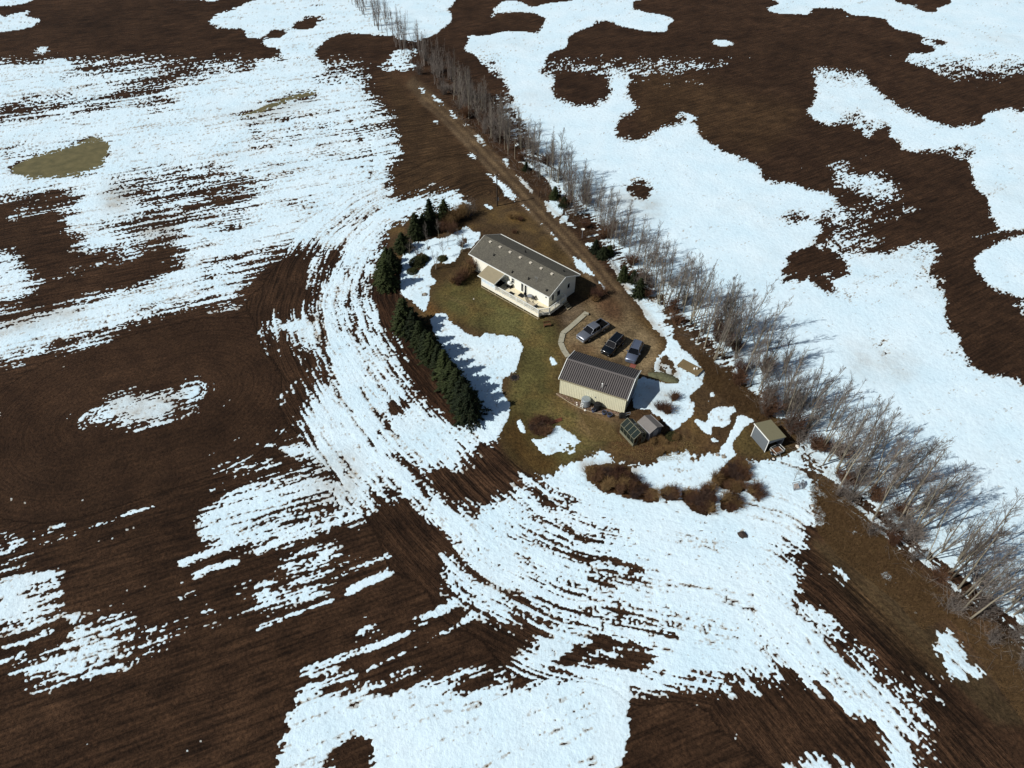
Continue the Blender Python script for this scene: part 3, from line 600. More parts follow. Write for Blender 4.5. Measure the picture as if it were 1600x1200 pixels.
# ---- everything beyond, out to the horizon
xs = np.linspace(-3600, 3600, 25); ys = np.concatenate([np.linspace(-900, 5200, 25)])
XX, YY = np.meshgrid(xs, ys); idx = np.arange(XX.size).reshape(XX.shape)
q = np.stack([idx[:-1, :-1], idx[:-1, 1:], idx[1:, 1:], idx[1:, :-1]], -1).reshape(-1, 4)
k = NT('far_fields'); geo = k.n('ShaderNodeNewGeometry'); n1 = k.noise(.03, 8, geo.outputs['Position'], .65)
r = k.ramp(n1.outputs['Fac'], [(.47, lin(62,47,34)), (.5, lin(214,232,240))]); k.l(r.outputs[0], k.b.inputs['Base Color']); k.b.inputs['Roughness'].default_value = .9
tag(link('far_fields', np_mesh('far_fields', np.stack([XX, YY, np.full(XX.shape, -.35)], -1).reshape(-1, 3), q, k.m, smooth=False)), kind='structure')
# ---- meltwater ponds
k = NT('meltwater'); geo = k.n('ShaderNodeNewGeometry'); n1 = k.noise(.5, 4, geo.outputs['Position']); r = k.ramp(n1.outputs['Fac'], [(.3, lin(88,82,48)), (.7, lin(114,104,66))])
k.l(r.outputs[0], k.b.inputs['Base Color']); k.b.inputs['Roughness'].default_value = .22; k.l(k.bump(n1.outputs['Fac'], .01), k.b.inputs['Normal'])
for q in (POND, POND2, POND3):
    pm_ = k.m if q is not POND2 else simple('murky_water', (74,68,44), .25, .2, .6)
    cx, cy = sum(p[0] for p in q)/len(q), sum(p[1] for p in q)/len(q); q = [(cx+(x-cx)*1.1, cy+(y-cy)*1.25) for x, y in q]
    mb = MB(); mb.add([P(u, v, -.012) for u, v in q][::-1], [tuple(range(len(q)))]); tag(mb.build('meltwater_pond', pm_), kind='structure')
# ================================================================ BUILDINGS
WH = simple('white_trim', (226,228,222), .5, .05, 3); CREAM = simple('cream_siding', (232,229,214), .7, .05, 1.5)
SHOPW = simple('pale_yellow_metal', (214,210,182), .5, .05, 1.2); DGL = simple('dark_glass', (26,30,36), .12, .1, 2, spec=.6)
DARK = simple('dark_parts_and_porch_shade', (30,28,27), .9); BLACK = simple('black_rubber', (18,18,19), .8); DECK = simple('deck_boards', (214,204,176), .7, .1, 3)  # DARK: near-black small parts, also the painted shade inside the porch
WOODG = simple('weathered_wood', (150,138,112), .85, .25, 6, bump=.01); WOODB = simple('brown_wood', (96,66,44), .8, .25, 6); CONC = simple('concrete', (150,146,128), .9, .15, 3, bump=.01)
GALV = simple('galvanised_metal', (150,160,166), .4, .12, 5, metal=.5); STONE = simple('fieldstone', (140,132,120), .9, .25, 3, bump=.03); PALEST = simple('pale_stone', (214,208,196), .85, .1, 3)
GREYM = simple('grey_painted_metal', (120,124,130), .5, .12, 3); BLUEG = simple('blue_grey_plastic', (72,80,104), .5, .15, 4); REDM = simple('red_mat', (126,72,62), .9, .15, 8)
def shingle_material(name, rgb, cell):
    k = NT(name); tc = k.n('ShaderNodeTexCoord'); b = k.n('ShaderNodeTexBrick'); k.l(tc.outputs['Object'], b.inputs['Vector'])
    b.inputs['Scale'].default_value = 1; b.inputs['Brick Width'].default_value = cell*2.2; b.inputs['Row Height'].default_value = cell; b.inputs['Mortar Size'].default_value = .012
    c = lin(*rgb); b.inputs['Color1'].default_value = tuple(x*.86 for x in c[:3])+(1,); b.inputs['Color2'].default_value = tuple(x*1.16 for x in c[:3])+(1,); b.inputs['Mortar'].default_value = tuple(x*.55 for x in c[:3])+(1,)
    n = k.noise(5, 4, tc.outputs['Object']); n2 = k.noise(.5, 4, tc.outputs['Object'])
    r = k.ramp(n.outputs['Fac'], [(.3, (.8,.8,.8)), (.7, (1.2,1.2,1.2))]); r2 = k.ramp(n2.outputs['Fac'], [(.3, (.88,.88,.9)), (.7, (1.1,1.1,1.08))])
    k.l(k.mix(k.mix(b.outputs[0], r.outputs[0], 1, 'MULTIPLY'), r2.outputs[0], 1, 'MULTIPLY'), k.b.inputs['Base Color']); k.b.inputs['Roughness'].default_value = .9; k.b.inputs['Specular IOR Level'].default_value = .2
    k.l(k.bump(b.outputs['Fac'], .01, -.6), k.b.inputs['Normal']); return k.m
SHING = shingle_material('asphalt_shingles', (90,87,78), .14); PORCHR = simple('tan_porch_roof', (142,132,108), .7, .06, 2)
def siding(mb, x0, y0, x1, y1, z0, z1, step=.2, t=.018, mi=0):
    """horizontal laps along a wall line; normal is to the right of the direction of travel"""
    d = Vector((x1-x0, y1-y0, 0)); n = Vector((d.y, -d.x, 0)).normalized(); k = max(1, int((z1-z0)/step)); h = (z1-z0)/k
    for i in range(k):
        a = Vector((x0, y0, z0+i*h)); b = Vector((x1, y1, z0+i*h)); u = Vector((0, 0, h))
        mb.add([a+n*t, b+n*t, b+u, a+u, a, b], [(0,1,2,3), (4,5,1,0)], mi)
def rail(mb, a, b, z, h=.95, post=1.6, bal=.16, mi=0, panel=True):
    a = Vector((*a, z)); b = Vector((*b, z)); L = (b-a).length; d = (b-a)/L; up = Vector((0, 0, 1))
    ang = math.atan2(d.y, d.x)
    def bar(p, q, w, zz0, zz1): 
        n = Vector((-d.y, d.x, 0))*w/2; mb.hexa([p-n+up*zz0, q-n+up*zz0, q+n+up*zz0, p+n+up*zz0], [p-n+up*zz1, q-n+up*zz1, q+n+up*zz1, p+n+up*zz1], mi)
    bar(a, b, .10, h-.04, h+.03); bar(a, b, .06, .08, .13)
    n = max(1, round(L/post))
    for i in range(n+1): p = a+d*(L*i/n); bar(p-d*.05, p+d*.05, .10, -.02, h-.045)
    k = int(L/bal)
    for i in range(1, k): p = a+d*(L*i/k); bar(p-d*.028, p+d*.028, .03, .135, h-.045)
# ---------------- the house
hx, hy = .02721*HC, 1.33217*HC; HR = -.7316
house = thing('farmhouse', (hx, hy, 0), 'long cream bungalow with a grey shingle roof and a railed deck on its lawn side', 'house', rz=HR)
ZD = 1.0; HXW, HYW, ZE, ZR_ = 8.55, 3.5, 3.5, 5.28
mb = MB()
for a, b in (((-HXW,-HYW),(HXW,-HYW)), ((HXW,-HYW),(HXW,HYW)), ((HXW,HYW),(-HXW,HYW)), ((-HXW,HYW),(-HXW,-HYW))): siding(mb, *a, *b, .55, ZE-.05)
mb.box((-HXW+.02,-HYW+.02,0), (HXW-.02,HYW-.02,ZE-.06))
for sx in (-1, 1):
    mb.add([(sx*HXW,-HYW,ZE-.06),(sx*HXW,HYW,ZE-.06),(sx*HXW,0,ZE-.06+HYW*(ZR_-ZE)/4.05)], [(0,1,2) if sx > 0 else (0,2,1)])
mb.build('wall', CREAM, house)
OX, OY = 9.06, 4.05; rs = (ZR_-ZE)/OY
mb = MB()
for sy in (-1, 1): mb.slab([(-OX,sy*OY,ZE),(OX,sy*OY,ZE),(OX,sy*.0,ZR_),(-OX,sy*.0,ZR_)], .10)
roof = mb.build('roof', SHING, house)
mb = MB()
for i in range(60): x = -OX+(i+.5)*2*OX/60; mb.hexa([(x-.14,-.17,ZR_-.055),(x+.14,-.17,ZR_-.055),(x+.14,.17,ZR_-.055),(x-.14,.17,ZR_-.055)], [(x-.14,-.02,ZR_+.035),(x+.14,-.02,ZR_+.035),(x+.14,.02,ZR_+.035),(x-.14,.02,ZR_+.035)])
mb.build('ridge_cap', SHING, roof)
mb = MB()
for sy in (-1, 1):
    mb.box((-OX-.02, sy*OY-(.1 if sy > 0 else .02)+(.1 if sy > 0 else -.0), ZE-.2), (OX+.02, sy*OY+(.12 if sy > 0 else .02)-(0 if sy > 0 else .10)+(0 if sy > 0 else .1), ZE-.0))
mb.build('fascia', WH, roof)
mb = MB()
for sy in (-1, 1): mb.box((-OX, min(sy*OY, sy*(OY+.13)), ZE-.10), (OX, max(sy*OY, sy*(OY+.13)), ZE+.03))
mb.build('gutter', WH, roof)
for sx in (-1, 1):
    mb = MB()
    for sy in (-1, 1):
        x0, x1 = sorted((sx*OX, sx*(OX+.05))); mb.hexa([(x0,sy*OY,ZE-.22),(x1,sy*OY,ZE-.22),(x1,0,ZR_-.22),(x0,0,ZR_-.22)], [(x0,sy*OY,ZE+.02),(x1,sy*OY,ZE+.02),(x1,0,ZR_+.02),(x0,0,ZR_+.02)])
    mb.build('barge_board', WH, roof)
VENT = simple('vent_metal', (196,188,172), .5)
for i in range(7):
    x = -7.1+i*2.3; y = -.62; z = ZR_+y*rs*1; mb = MB(); mb.box((x-.18,y-.16,z-.05), (x+.18,y+.16,z+.12)); mb.box((x-.23,y-.21,z+.123), (x+.23,y+.21,z+.17)); mb.build('roof_vent', VENT, house)
for x, y, h in ((-4.7,-2.3,.35), (.45,-3.35,.35), (3.8,-3.05,.4), (7.9,-3.3,.3), (-1,1.6,.4), (7.2,1.9,.3)):
    z = ZR_-abs(y)*rs; mb = MB(); mb.rod((x,y,z-.06),(x,y,z+h),.09,n=10); mb.lathe((x,y,z-.01), [(.2,-.03),(.2,.04),(.1,.1)], 10); mb.build('vent_pipe', BLACK, house)
mb = MB(); x, y, z = 5.3, -2.9, ZR_-2.9*rs
mb.rod((x,y,z-.05),(x,y,z+1.0),.02); mb.rod((x-.35,y,z+.9),(x+.35,y,z+.9),.012); mb.rod((x-.25,y-.15,z+.5),(x-.25,y+.15,z+1.0),.012); mb.rod((x+.25,y-.15,z+.5),(x+.1,y+.15,z+1.0),.012); mb.build('antenna', GREYM, house)
def win(par, cx, z0, z1, w, wall='f', panes=1, vertical=True, nm='window', fr=WH):
    """a framed window on the front (f) wall, y=-HYW, or on the right gable (g), x=HXW"""
    def T(u, d, z): return (cx+u, -HYW-d, z) if wall == 'f' else (HXW+d, cx+u, z)
    def bx(m, u0, u1, d0, d1, a, b):
        p, q = T(u0, d0, a), T(u1, d1, b); m.box(tuple(map(min, p, q)), tuple(map(max, p, q)))
    m = MB(); t = .08
    bx(m, -w/2-t, w/2+t, -.02, .07, z0-t, z0); bx(m, -w/2-t, w/2+t, -.02, .07, z1, z1+t); bx(m, -w/2-t, -w/2, -.02, .07, z0, z1); bx(m, w/2, w/2+t, -.02, .07, z0, z1)
    o = m.build(nm, fr, par)
    for i in range(panes):
        m = MB(); a = z0+(z1-z0)*i/panes; b = z0+(z1-z0)*(i+1)/panes
        bx(m, -w/2+.003, w/2-.003, -.01, .035, a+(.035 if i else .003), b-.003); m.build('pane', DGL, o)
    if panes > 1:
        m = MB()
        for i in range(1, panes): zc_ = z0+(z1-z0)*i/panes; bx(m, -w/2, w/2, -.01, .06, zc_, zc_+.034)
        m.build('glazing_bar', fr, o)
    return o
win(house, .75, 1.95, 2.8, .55, panes=2); win(house, -1.6, 1.95, 2.8, .7, panes=2)
for x in (2.85, 3.6): win(house, x, 1.2, 2.95, .42, nm='patio_door')
win(house, -1.05, 1.9, 2.9, .8, 'g'); win(house, -2.5, 1.75, 2.9, .5, 'g', nm='side_door'); win(house, 1.6, 1.9, 2.8, .6, 'g')
mb = MB(); mb.box((7.9,-HYW-.14,2.55),(8.05,-HYW-.021,2.85)); mb.build('wall_lamp', GREYM, house)
mb = MB(); mb.box((6.2,-HYW-.12,1.25),(6.34,-HYW-.021,1.4)); mb.build('wall_outlet', GREYM, house)
for x in (-HXW, HXW):
    mb = MB(); mb.box((x-.07,-HYW-.075,.5),(x+.07,-HYW-.02,ZE-.2)); mb.build('corner_trim', WH, house)
# deck
mb = MB()
n = 26
for i in range(n):                                            # boards run along the house, each with its own gap
    y0 = -6.2+i*(6.2-HYW)/n; mb.box((-4.1,y0+.004,ZD-.04), (8.7,y0+(6.2-HYW)/n-.008,ZD))
for i in range(9): x0 = 8.705+i*.105; mb.box((x0,-5.4+i*.11,ZD-.04), (x0+.097,-.15,ZD))
tag(mb.build('deck_floor', DECK, house), kind='stuff')
mb = MB(); mb.box((-4.1,-6.23,.5),(8.7,-6.202,ZD-.02)); mb.box((8.702,-6.2,.5),(8.73,-5.45,ZD-.045)); mb.hexa([(8.73,-5.5,.5),(9.66,-4.5,.5),(9.66,-4.4,.5),(8.73,-5.4,.5)],[(8.73,-5.5,ZD-.045),(9.66,-4.5,ZD-.045),(9.66,-4.4,ZD-.045),(8.73,-5.4,ZD-.045)]); mb.box((9.66,-4.5,.5),(9.69,-.15,ZD-.045)); mb.build('deck_skirt', CREAM, house)
mb = MB(); mb.box((-4.1,-6.3,.08),(8.75,-6.24,.2)); mb.build('garden_edging', WOODG, house)
for i in range(9):
    mb = MB(); x = -4+i*1.58; mb.box((x-.06,-6.19,0),(x+.06,-6.07,.5)); mb.build('deck_post', WOODG, house)
for i in range(3): mb = MB(); mb.box((9.45,-4.2+i*1.9,0),(9.57,-4.08+i*1.9,ZD-.05)); mb.build('deck_post', WOODG, house)
for a, b in (((-.85,-6.12),(8.6,-6.12)), ((8.66,-6.0),(9.6,-4.6)), ((9.6,-4.5),(9.6,-1.9))):
    mb = MB(); rail(mb, a, b, ZD); mb.build('deck_railing', WH, house)
mb = MB(); rail(mb, (9.6,-1.8), (9.6,-.2), ZD); rail(mb, (9.5,-.2), (8.75,-.2), ZD); mb.build('deck_railing', WH, house)
mb = MB()
for i in range(4): mb.box((9.72+i*.28,-1.2,ZD-.2-i*.22),(10.0+i*.28,-.2,ZD-.15-i*.22))
mb.build('deck_steps', WOODG, house)
# screened porch
mb = MB(); mb.slab([(-4.35,-6.75,2.72),(-.55,-6.75,2.72),(-.55,-4.02,3.42),(-4.35,-4.02,3.42)], .09); mb.build('porch_roof', PORCHR, house)
mb = MB(); mb.box((-4.37,-6.79,2.55),(-.53,-6.752,2.73)); mb.hexa([(-.55,-6.75,2.56),(-.51,-6.75,2.56),(-.51,-4.06,3.26),(-.55,-4.06,3.26)],[(-.55,-6.75,2.74),(-.51,-6.75,2.74),(-.51,-4.06,3.44),(-.55,-4.06,3.44)]); mb.build('porch_fascia', WH, house)
mb = MB(); mb.box((-4.1,-6.2,ZD),(-.9,-6.12,ZD+.42)); mb.box((-4.1,-6.12,ZD),(-4.02,-3.53,ZD+.42)); mb.hexa([(-.9,-6.1,2.6),(-.82,-6.1,2.6),(-.82,-3.53,2.6),(-.9,-3.53,2.6)],[(-.9,-6.1,2.78),(-.82,-6.1,2.78),(-.82,-3.53,3.44),(-.9,-3.53,3.44)]); mb.build('porch_wall', WH, house)
PVC = simple('clear_vinyl_screen', (206,222,232), .2, .08, 2, spec=.6)
for i in range(4):
    x0 = -4.1+i*.8; mb = MB(); mb.box((x0,-6.21,ZD+.422),(x0+.09,-6.11,2.62)); mb.build('porch_post', WH, house)
    mb = MB(); mb.box((x0+.092,-6.18,ZD+.424),(x0+.798,-6.14,2.62)); mb.build('porch_window', PVC, house)
for x, y in ((-.98,-6.21), (-.94,-3.6)): mb = MB(); mb.box((x,y,ZD),(x+.1,y+.1,2.62 if y < -5 else 3.3)); mb.build('porch_post', WH, house)
for i in range(3): y0 = -6.1+i*.86; mb = MB(); mb.box((-4.08,y0+.01,ZD+.424),(-4.04,y0+.84,2.7)); mb.build('porch_window', PVC, house)
mb = MB(); mb.box((-3.98,-6.1,ZD+.005),(-1.0,-3.55,ZD+.02)); mb.build('porch_shade_sheet', DARK, house)  # dark sheet on the floor, paints the shade inside the porch
# deck furniture (things of their own)
def hl(x, y, z=0.0):
    c, s = math.cos(HR), math.sin(HR); return (hx+x*c-y*s, hy+x*s+y*c, z)
for (x, y, w, d, a, lb) in ((1.75,-5.05,1.05,.85,.0,'black door mat on the deck nearest the screened porch'),(3.35,-4.25,1.1,.9,.0,'black mat on the deck in front of the patio doors'),(6.8,-4.95,1.05,.9,.0,'black mat on the deck beside the hammock stand')):
    o = thing('deck_mat', hl(x,y,ZD+.003), lb, 'mat', rz=HR); mb = MB(); mb.box((-w/2,-d/2,0),(w/2,d/2,.02)); mb.build('mat_surface', BLACK, o); mb = MB()
    for s_ in (-1,1): mb.box((-w/2,s_*(d/2-.03)-.03,.021),(w/2,s_*(d/2-.03)+.03,.027))
    mb.build('mat_border', DARK, o)
b_ = thing('barbecue', hl(.35,-3.95,ZD), 'white lidded barbecue on the deck beside the porch opening', 'barbecue', rz=HR)
mb = MB(); mb.box((-.5,-.28,.75),(.5,.28,.88)); mb.lathe((0,0,.9), [(.34,0),(.36,.1),(.3,.26),(.12,.34)], 14); mb.build('lid', WH, b_)
mb = MB(); mb.box((-.32,-.25,.12),(.32,.25,.74)); mb.build('cabinet', BLACK, b_)
for sx in (-1,1): mb = MB(); mb.rod((sx*.34,-.3,.12),(sx*.34,.3,.12),.1,n=10); mb.build('wheel', BLACK, b_)
t_ = thing('patio_table', hl(5.0,-4.05,ZD), 'small round grey metal table on the deck by the patio doors', 'table', rz=HR)
mb = MB(); mb.lathe((0,0,.68), [(.45,0),(.47,.02),(.45,.05)], 20); mb.build('table_top', GREYM, t_)
for i in range(3): a = i*2.1; mb = MB(); mb.rod((0,0,.66),(.35*math.cos(a),.35*math.sin(a),0),.025); mb.build('leg', GREYM, t_)
def chair(x, y, rz, lb):
    c = thing('patio_chair', hl(x,y,ZD), lb, 'chair', 'patio chairs on the deck', HR+rz)
    mb = MB(); mb.box((-.26,-.26,.4),(.26,.26,.46)); mb.build('seat', BLACK, c); mb = MB(); mb.hexa([(-.26,.22,.46),(.26,.22,.46),(.26,.27,.46),(-.26,.27,.46)],[(-.24,.36,.95),(.24,.36,.95),(.24,.40,.95),(-.24,.40,.95)]); mb.build('backrest', BLACK, c)
    for sx in (-1,1):
        for sy in (-1,1): mb = MB(); mb.rod((sx*.23,sy*.23,0),(sx*.23,sy*.23,.4),.02); mb.build('leg', GREYM, c)
        mb = MB(); mb.box((sx*.27-.025,-.25,.62),(sx*.27+.025,.28,.66)); mb.build('armrest', GREYM, c)
chair(4.35,-4.3,1.2,'black patio chair on the porch side of the round deck table'); chair(5.55,-3.85,-1.4,'black patio chair between the round deck table and the house corner')
h_ = thing('hammock_stand', hl(6.4,-5.3,ZD), 'curved grey hammock stand near the outer railing of the deck', 'hammock stand', rz=HR)
for sy in (-.35,.35):
    mb = MB(); pts = [(-1.3+2.6*i/10, sy*(1-abs(i-5)/7), .12+1.15*(abs(i-5)/5)**2.2) for i in range(11)]
    for p, q in zip(pts, pts[1:]): mb.rod(p, q, .035)
    mb.build('curved_rail', GREYM, h_)
for sx in (-.8,.8): mb = MB(); mb.rod((sx,-.6,.05),(sx,.6,.05),.035); mb.build('foot', GREYM, h_)
mb = MB(); mb.add([(-1.2,-.1,1.15),(-.5,-.4,.55),(.5,-.4,.5),(1.2,-.1,1.12),(1.2,.1,1.12),(.5,.4,.5),(-.5,.4,.55),(-1.2,.1,1.15)], [(0,1,6,7),(1,2,5,6),(2,3,4,5)]); mb.build('hammock_cloth', simple('pale_canvas', (170,160,140), .9), h_)
# ---------------- the workshop
sx_, sy_, SR = .17573*HC, .96766*HC, -.425
def slc(x, y, z=0.0):
    c, s = math.cos(SR), math.sin(SR); return (sx_+x*c-y*s, sy_+x*s+y*c, z)
shop = thing('workshop', (sx_, sy_, 0), 'pale yellow metal workshop with a ribbed dark grey roof below the parked cars', 'workshop', rz=SR)
WX, WY, SE, SRD = 4.95, 3.08, 3.02, 4.15
mb = MB(); mb.box((-WX+.03,-WY+.03,0),(WX-.03,WY-.03,SE-.04))
for sx in (-1,1): x = sx*(WX-.03); mb.add([(x,-WY+.03,SE-.05),(x,WY-.03,SE-.05),(x,0,SRD-.1)], [(0,1,2) if sx > 0 else (0,2,1)])
mb.build('wall', SHOPW, shop)
def ribs(mb, x0, x1, y, sgn, z0, z1, step=.25, w=.035, t=.03):
    n = int((x1-x0)/step)
    for i in range(n+1):
        x = x0+(x1-x0)*i/n; a, b = sorted((y, y+sgn*t)); mb.box((x-w,a,z0),(x+w,b,z1))
mb = MB(); ribs(mb, -WX+.05, WX-.05, -WY+.03, -1, .05, SE-.08); ribs(mb, -WX+.05, WX-.05, WY-.03, 1, .05, SE-.08)
for sx in (-1,1):
    for i in range(25):
        y = -WY+.1+i*(2*WY-.2)/24; a, b = sorted((sx*(WX-.03), sx*WX)); mb.box((a,y-.035,.05),(b,y+.035,SE-.06+(WY-abs(y))*.36))
tag(mb.build('wall_ribs', SHOPW, shop), kind='stuff')
SROOF = simple('dark_grey_roof_metal', (96,91,89), .45, .06, 1.2, metal=.0, spec=.4)
RX, RY = 5.08, 3.2; srs = (SRD-SE)/RY
mb = MB()
for sy in (-1,1): mb.slab([(-RX,sy*RY,SE),(RX,sy*RY,SE),(RX,0,SRD),(-RX,0,SRD)], .05)
mroof = mb.build('roof', SROOF, shop)
mb = MB(); n = 33
for sy in (-1,1):
    for i in range(n+1):
        x = -RX+.06+i*(2*RX-.12)/n; h = .085; w = .05; w2 = .03
        mb.add([(x-w,sy*RY,SE),(x+w,sy*RY,SE),(x+w,sy*.12,SRD-.12*srs),(x-w,sy*.12,SRD-.12*srs),(x-w2,sy*RY,SE+h),(x+w2,sy*RY,SE+h),(x+w2,sy*.12,SRD-.12*srs+h),(x-w2,sy*.12,SRD-.12*srs+h)], [(4,5,6,7),(0,1,5,4),(3,0,4,7),(1,2,6,5),(2,3,7,6)] if sy < 0 else [(7,6,5,4),(4,5,1,0),(7,4,0,3),(5,6,2,1),(6,7,3,2)])
tag(mb.build('roof_ribs', simple('shade_painted_roof_ribs', (32,29,30), .45, .06, 1.2), mroof), kind='stuff')  # real ribs, coloured darker to paint in the shadow stripes they cast
mb = MB(); mb.hexa([(-RX,-.2,SRD-.2*srs+.076),(RX,-.2,SRD-.2*srs+.076),(RX,0,SRD+.07),(-RX,0,SRD+.07)],[(-RX,-.2,SRD-.2*srs+.096),(RX,-.2,SRD-.2*srs+.096),(RX,0,SRD+.1),(-RX,0,SRD+.1)]); mb.hexa([(-RX,0.0,SRD+.07),(RX,0.0,SRD+.07),(RX,.2,SRD-.2*srs+.076),(-RX,.2,SRD-.2*srs+.076)],[(-RX,0.0,SRD+.1),(RX,0.0,SRD+.1),(RX,.2,SRD-.2*srs+.096),(-RX,.2,SRD-.2*srs+.096)]); mb.build('ridge_cap', SROOF, mroof)
for sx in (-1,1):
    mb = MB(); x0, x1 = sorted((sx*RX, sx*(RX+.09)))
    for sy in (-1,1): mb.hexa([(x0,sy*(RY+.03),SE-.16),(x1,sy*(RY+.03),SE-.16),(x1,0,SRD-.16),(x0,0,SRD-.16)],[(x0,sy*(RY+.03),SE+.09),(x1,sy*(RY+.03),SE+.09),(x1,0,SRD+.11),(x0,0,SRD+.11)])
    mb.build('barge_trim', WH, mroof)
mb = MB(); mb.box((-RX,-RY-.07,SE-.12),(RX,-RY-.002,SE+.02)); mb.build('gutter', simple('tan_gutter', (150,142,116), .6), mroof)
mb = MB(); z = SRD-2.55*srs; mb.rod((1.15,-2.55,z-.05),(1.15,-2.55,z+.75),.05,n=10); mb.lathe((1.15,-2.55,z+.72), [(.1,0),(.12,.05),(.02,.12)], 12); mb.build('stove_pipe', WH, shop)
mb = MB(); mb.box((WX+.003,-1.6,.05),(WX+.06,1.4,2.5)); d_ = mb.build('overhead_door', GREYM, shop)
for i in range(4): mb = MB(); mb.box((WX+.062,-1.55,.1+i*.6),(WX+.085,1.35,.65+i*.6)); mb.build('door_panel', GREYM, d_)
mb = MB(); mb.box((.45,-WY-.06,1.35),(.55,-WY-.003,1.6)); mb.build('hose_bib', GREYM, shop)
# rock bed and what stands along the wall
def rock(mb, c, r, seed, mi=0):
    rr = random.Random(seed); ring = []; vs = []
    for k, (f, z) in enumerate(((.85,0),(1,.3),(.8,.62),(.35,.8))):
        for i in range(7): a = 2*math.pi*i/7+rr.random()*.5; q = r*f*(.75+.5*rr.random()); vs.append((c[0]+q*math.cos(a), c[1]+q*math.sin(a), c[2]+z*r*(.8+.3*rr.random())))
    fs = [(k*7+i, k*7+(i+1) % 7, (k+1)*7+(i+1) % 7, (k+1)*7+i) for k in range(3) for i in range(7)]+[tuple(range(21, 28))]
    mb.add(vs, fs, mi)
mb = MB(); rr = random.Random(4)
for i in range(520):
    x = -5.2+10.1*rr.random(); y = -3.2-(.25+1.25*math.sin(math.pi*min(1, max(0, (x+5.4)/10.5))))*rr.random(); rock(mb, slc(x,y,-.02), .05+.07*rr.random(), i)
tag(mb.build('rock_bed', simple('rock_bed_stones', (112,92,78), .9, .35, 5)), kind='stuff')
mb = MB(); pts = [slc(-5.3+10.4*i/16, -3.35-1.35*math.sin(math.pi*i/16), .03) for i in range(17)]
for p, q in zip(pts, pts[1:]): mb.rod(p, q, .05)
tag(mb.build('bed_edging', WOODG), 'thin curved wooden edging around the rock bed in front of the workshop', 'edging')
tk = thing('water_tank', slc(-.62,-3.7,0), 'grey galvanised tank standing against the workshop wall', 'tank', rz=SR)
mb = MB(); mb.lathe((0,0,0), [(.62,0),(.66,.05),(.66,1.25),(.62,1.3),(.5,1.34)], 24); mb.build('barrel', GALV, tk)
mb = MB()
for z in (.3,.65,1.0): mb.lathe((0,0,z), [(.665,0),(.685,.02),(.665,.04)], 24)
mb.build('hoops', GREYM, tk)
ld = thing('step_ladder', slc(-.95,-4.45,0), 'small pale step ladder leaning against the grey tank', 'ladder', rz=SR)
for x in (-.2,.2): mb = MB(); mb.rod((x,-.15,0),(x*.8,.28,1.25),.03); mb.build('side_rail', WH, ld)
for i in range(4): mb = MB(); f = (i+1)/5; mb.box((-.2,-.15+.43*f-.04,1.25*f-.015),(.2,-.15+.43*f+.04,1.25*f+.015)); mb.build('step', WH, ld)
bk = thing('black_barrel', slc(1.15,-3.75,0), 'large black plastic barrel against the workshop wall beside the grey tank', 'barrel', rz=SR)
mb = MB(); mb.lathe((0,0,0), [(.45,0),(.52,.1),(.55,.7),(.5,1.05),(.3,1.12)], 22); mb.build('drum', BLACK, bk); mb = MB(); mb.lathe((0,0,1.125), [(.2,0),(.2,.05),(.18,.06)], 16); mb.build('cap', DARK, bk)
for x, y, r, lb in ((.85,-4.45,.32,'blue-grey half barrel planter in front of the large black barrel'),(2.35,-4.25,.34,'blue-grey half barrel planter between two others on the rock bed'),(3.2,-4.35,.38,'widest blue-grey half barrel planter, nearest the greenhouse')):
    o = thing('barrel_planter', slc(x,y,0), lb, 'planter', 'planters on the rock bed'); mb = MB(); mb.lathe((0,0,0), [(r*.8,0),(r,.42),(r,.46),(r*.86,.46),(r*.84,.36)], 18); mb.build('tub', BLUEG, o); mb = MB(); mb.lathe((0,0,.3), [(r*.8,0),(r*.82,.09),(.02,.12)], 18); mb.build('potting_soil', DARK, o)
for x, y, r, lb in ((-1.9,-3.9,.14,'pale round stone on the rock bed left of the tank'),(-1.75,-4.25,.15,'pale round stone below its twin on the rock bed'),(-.3,-4.75,.19,'largest pale stone, at the foot of the ladder'),(.5,-4.0,.12,'small pale stone between the tank and the black barrel')):
    mb = MB(); rock(mb, (0,0,-.02), r, int(x*100)); o = mb.build('pale_stone', PALEST); o.location = slc(x,y,.03); tag(o, lb, 'stone', 'pale stones on the rock bed')
o = thing('covered_machine', slc(5.0,-3.7,0), 'black covered garden machine standing at the lower corner of the workshop', 'machine', rz=SR+.3)
mb = MB(); mb.hexa([(-.55,-.35,.1),(.55,-.35,.1),(.55,.35,.1),(-.55,.35,.1)],[(-.35,-.25,.7),(.3,-.22,.62),(.3,.25,.62),(-.35,.25,.7)]); mb.build('cover', BLACK, o)
for sx in (-.4,.4): mb = MB(); mb.rod((sx,-.4,.18),(sx,.4,.18),.18,n=12); mb.build('wheel', BLACK, o)
mb = MB(); mb.rod((.3,-.2,.6),(.9,-.2,.95),.025); mb.rod((.3,.2,.6),(.9,.2,.95),.025); mb.rod((.9,-.2,.95),(.9,.2,.95),.025); mb.build('handle', GREYM, o)
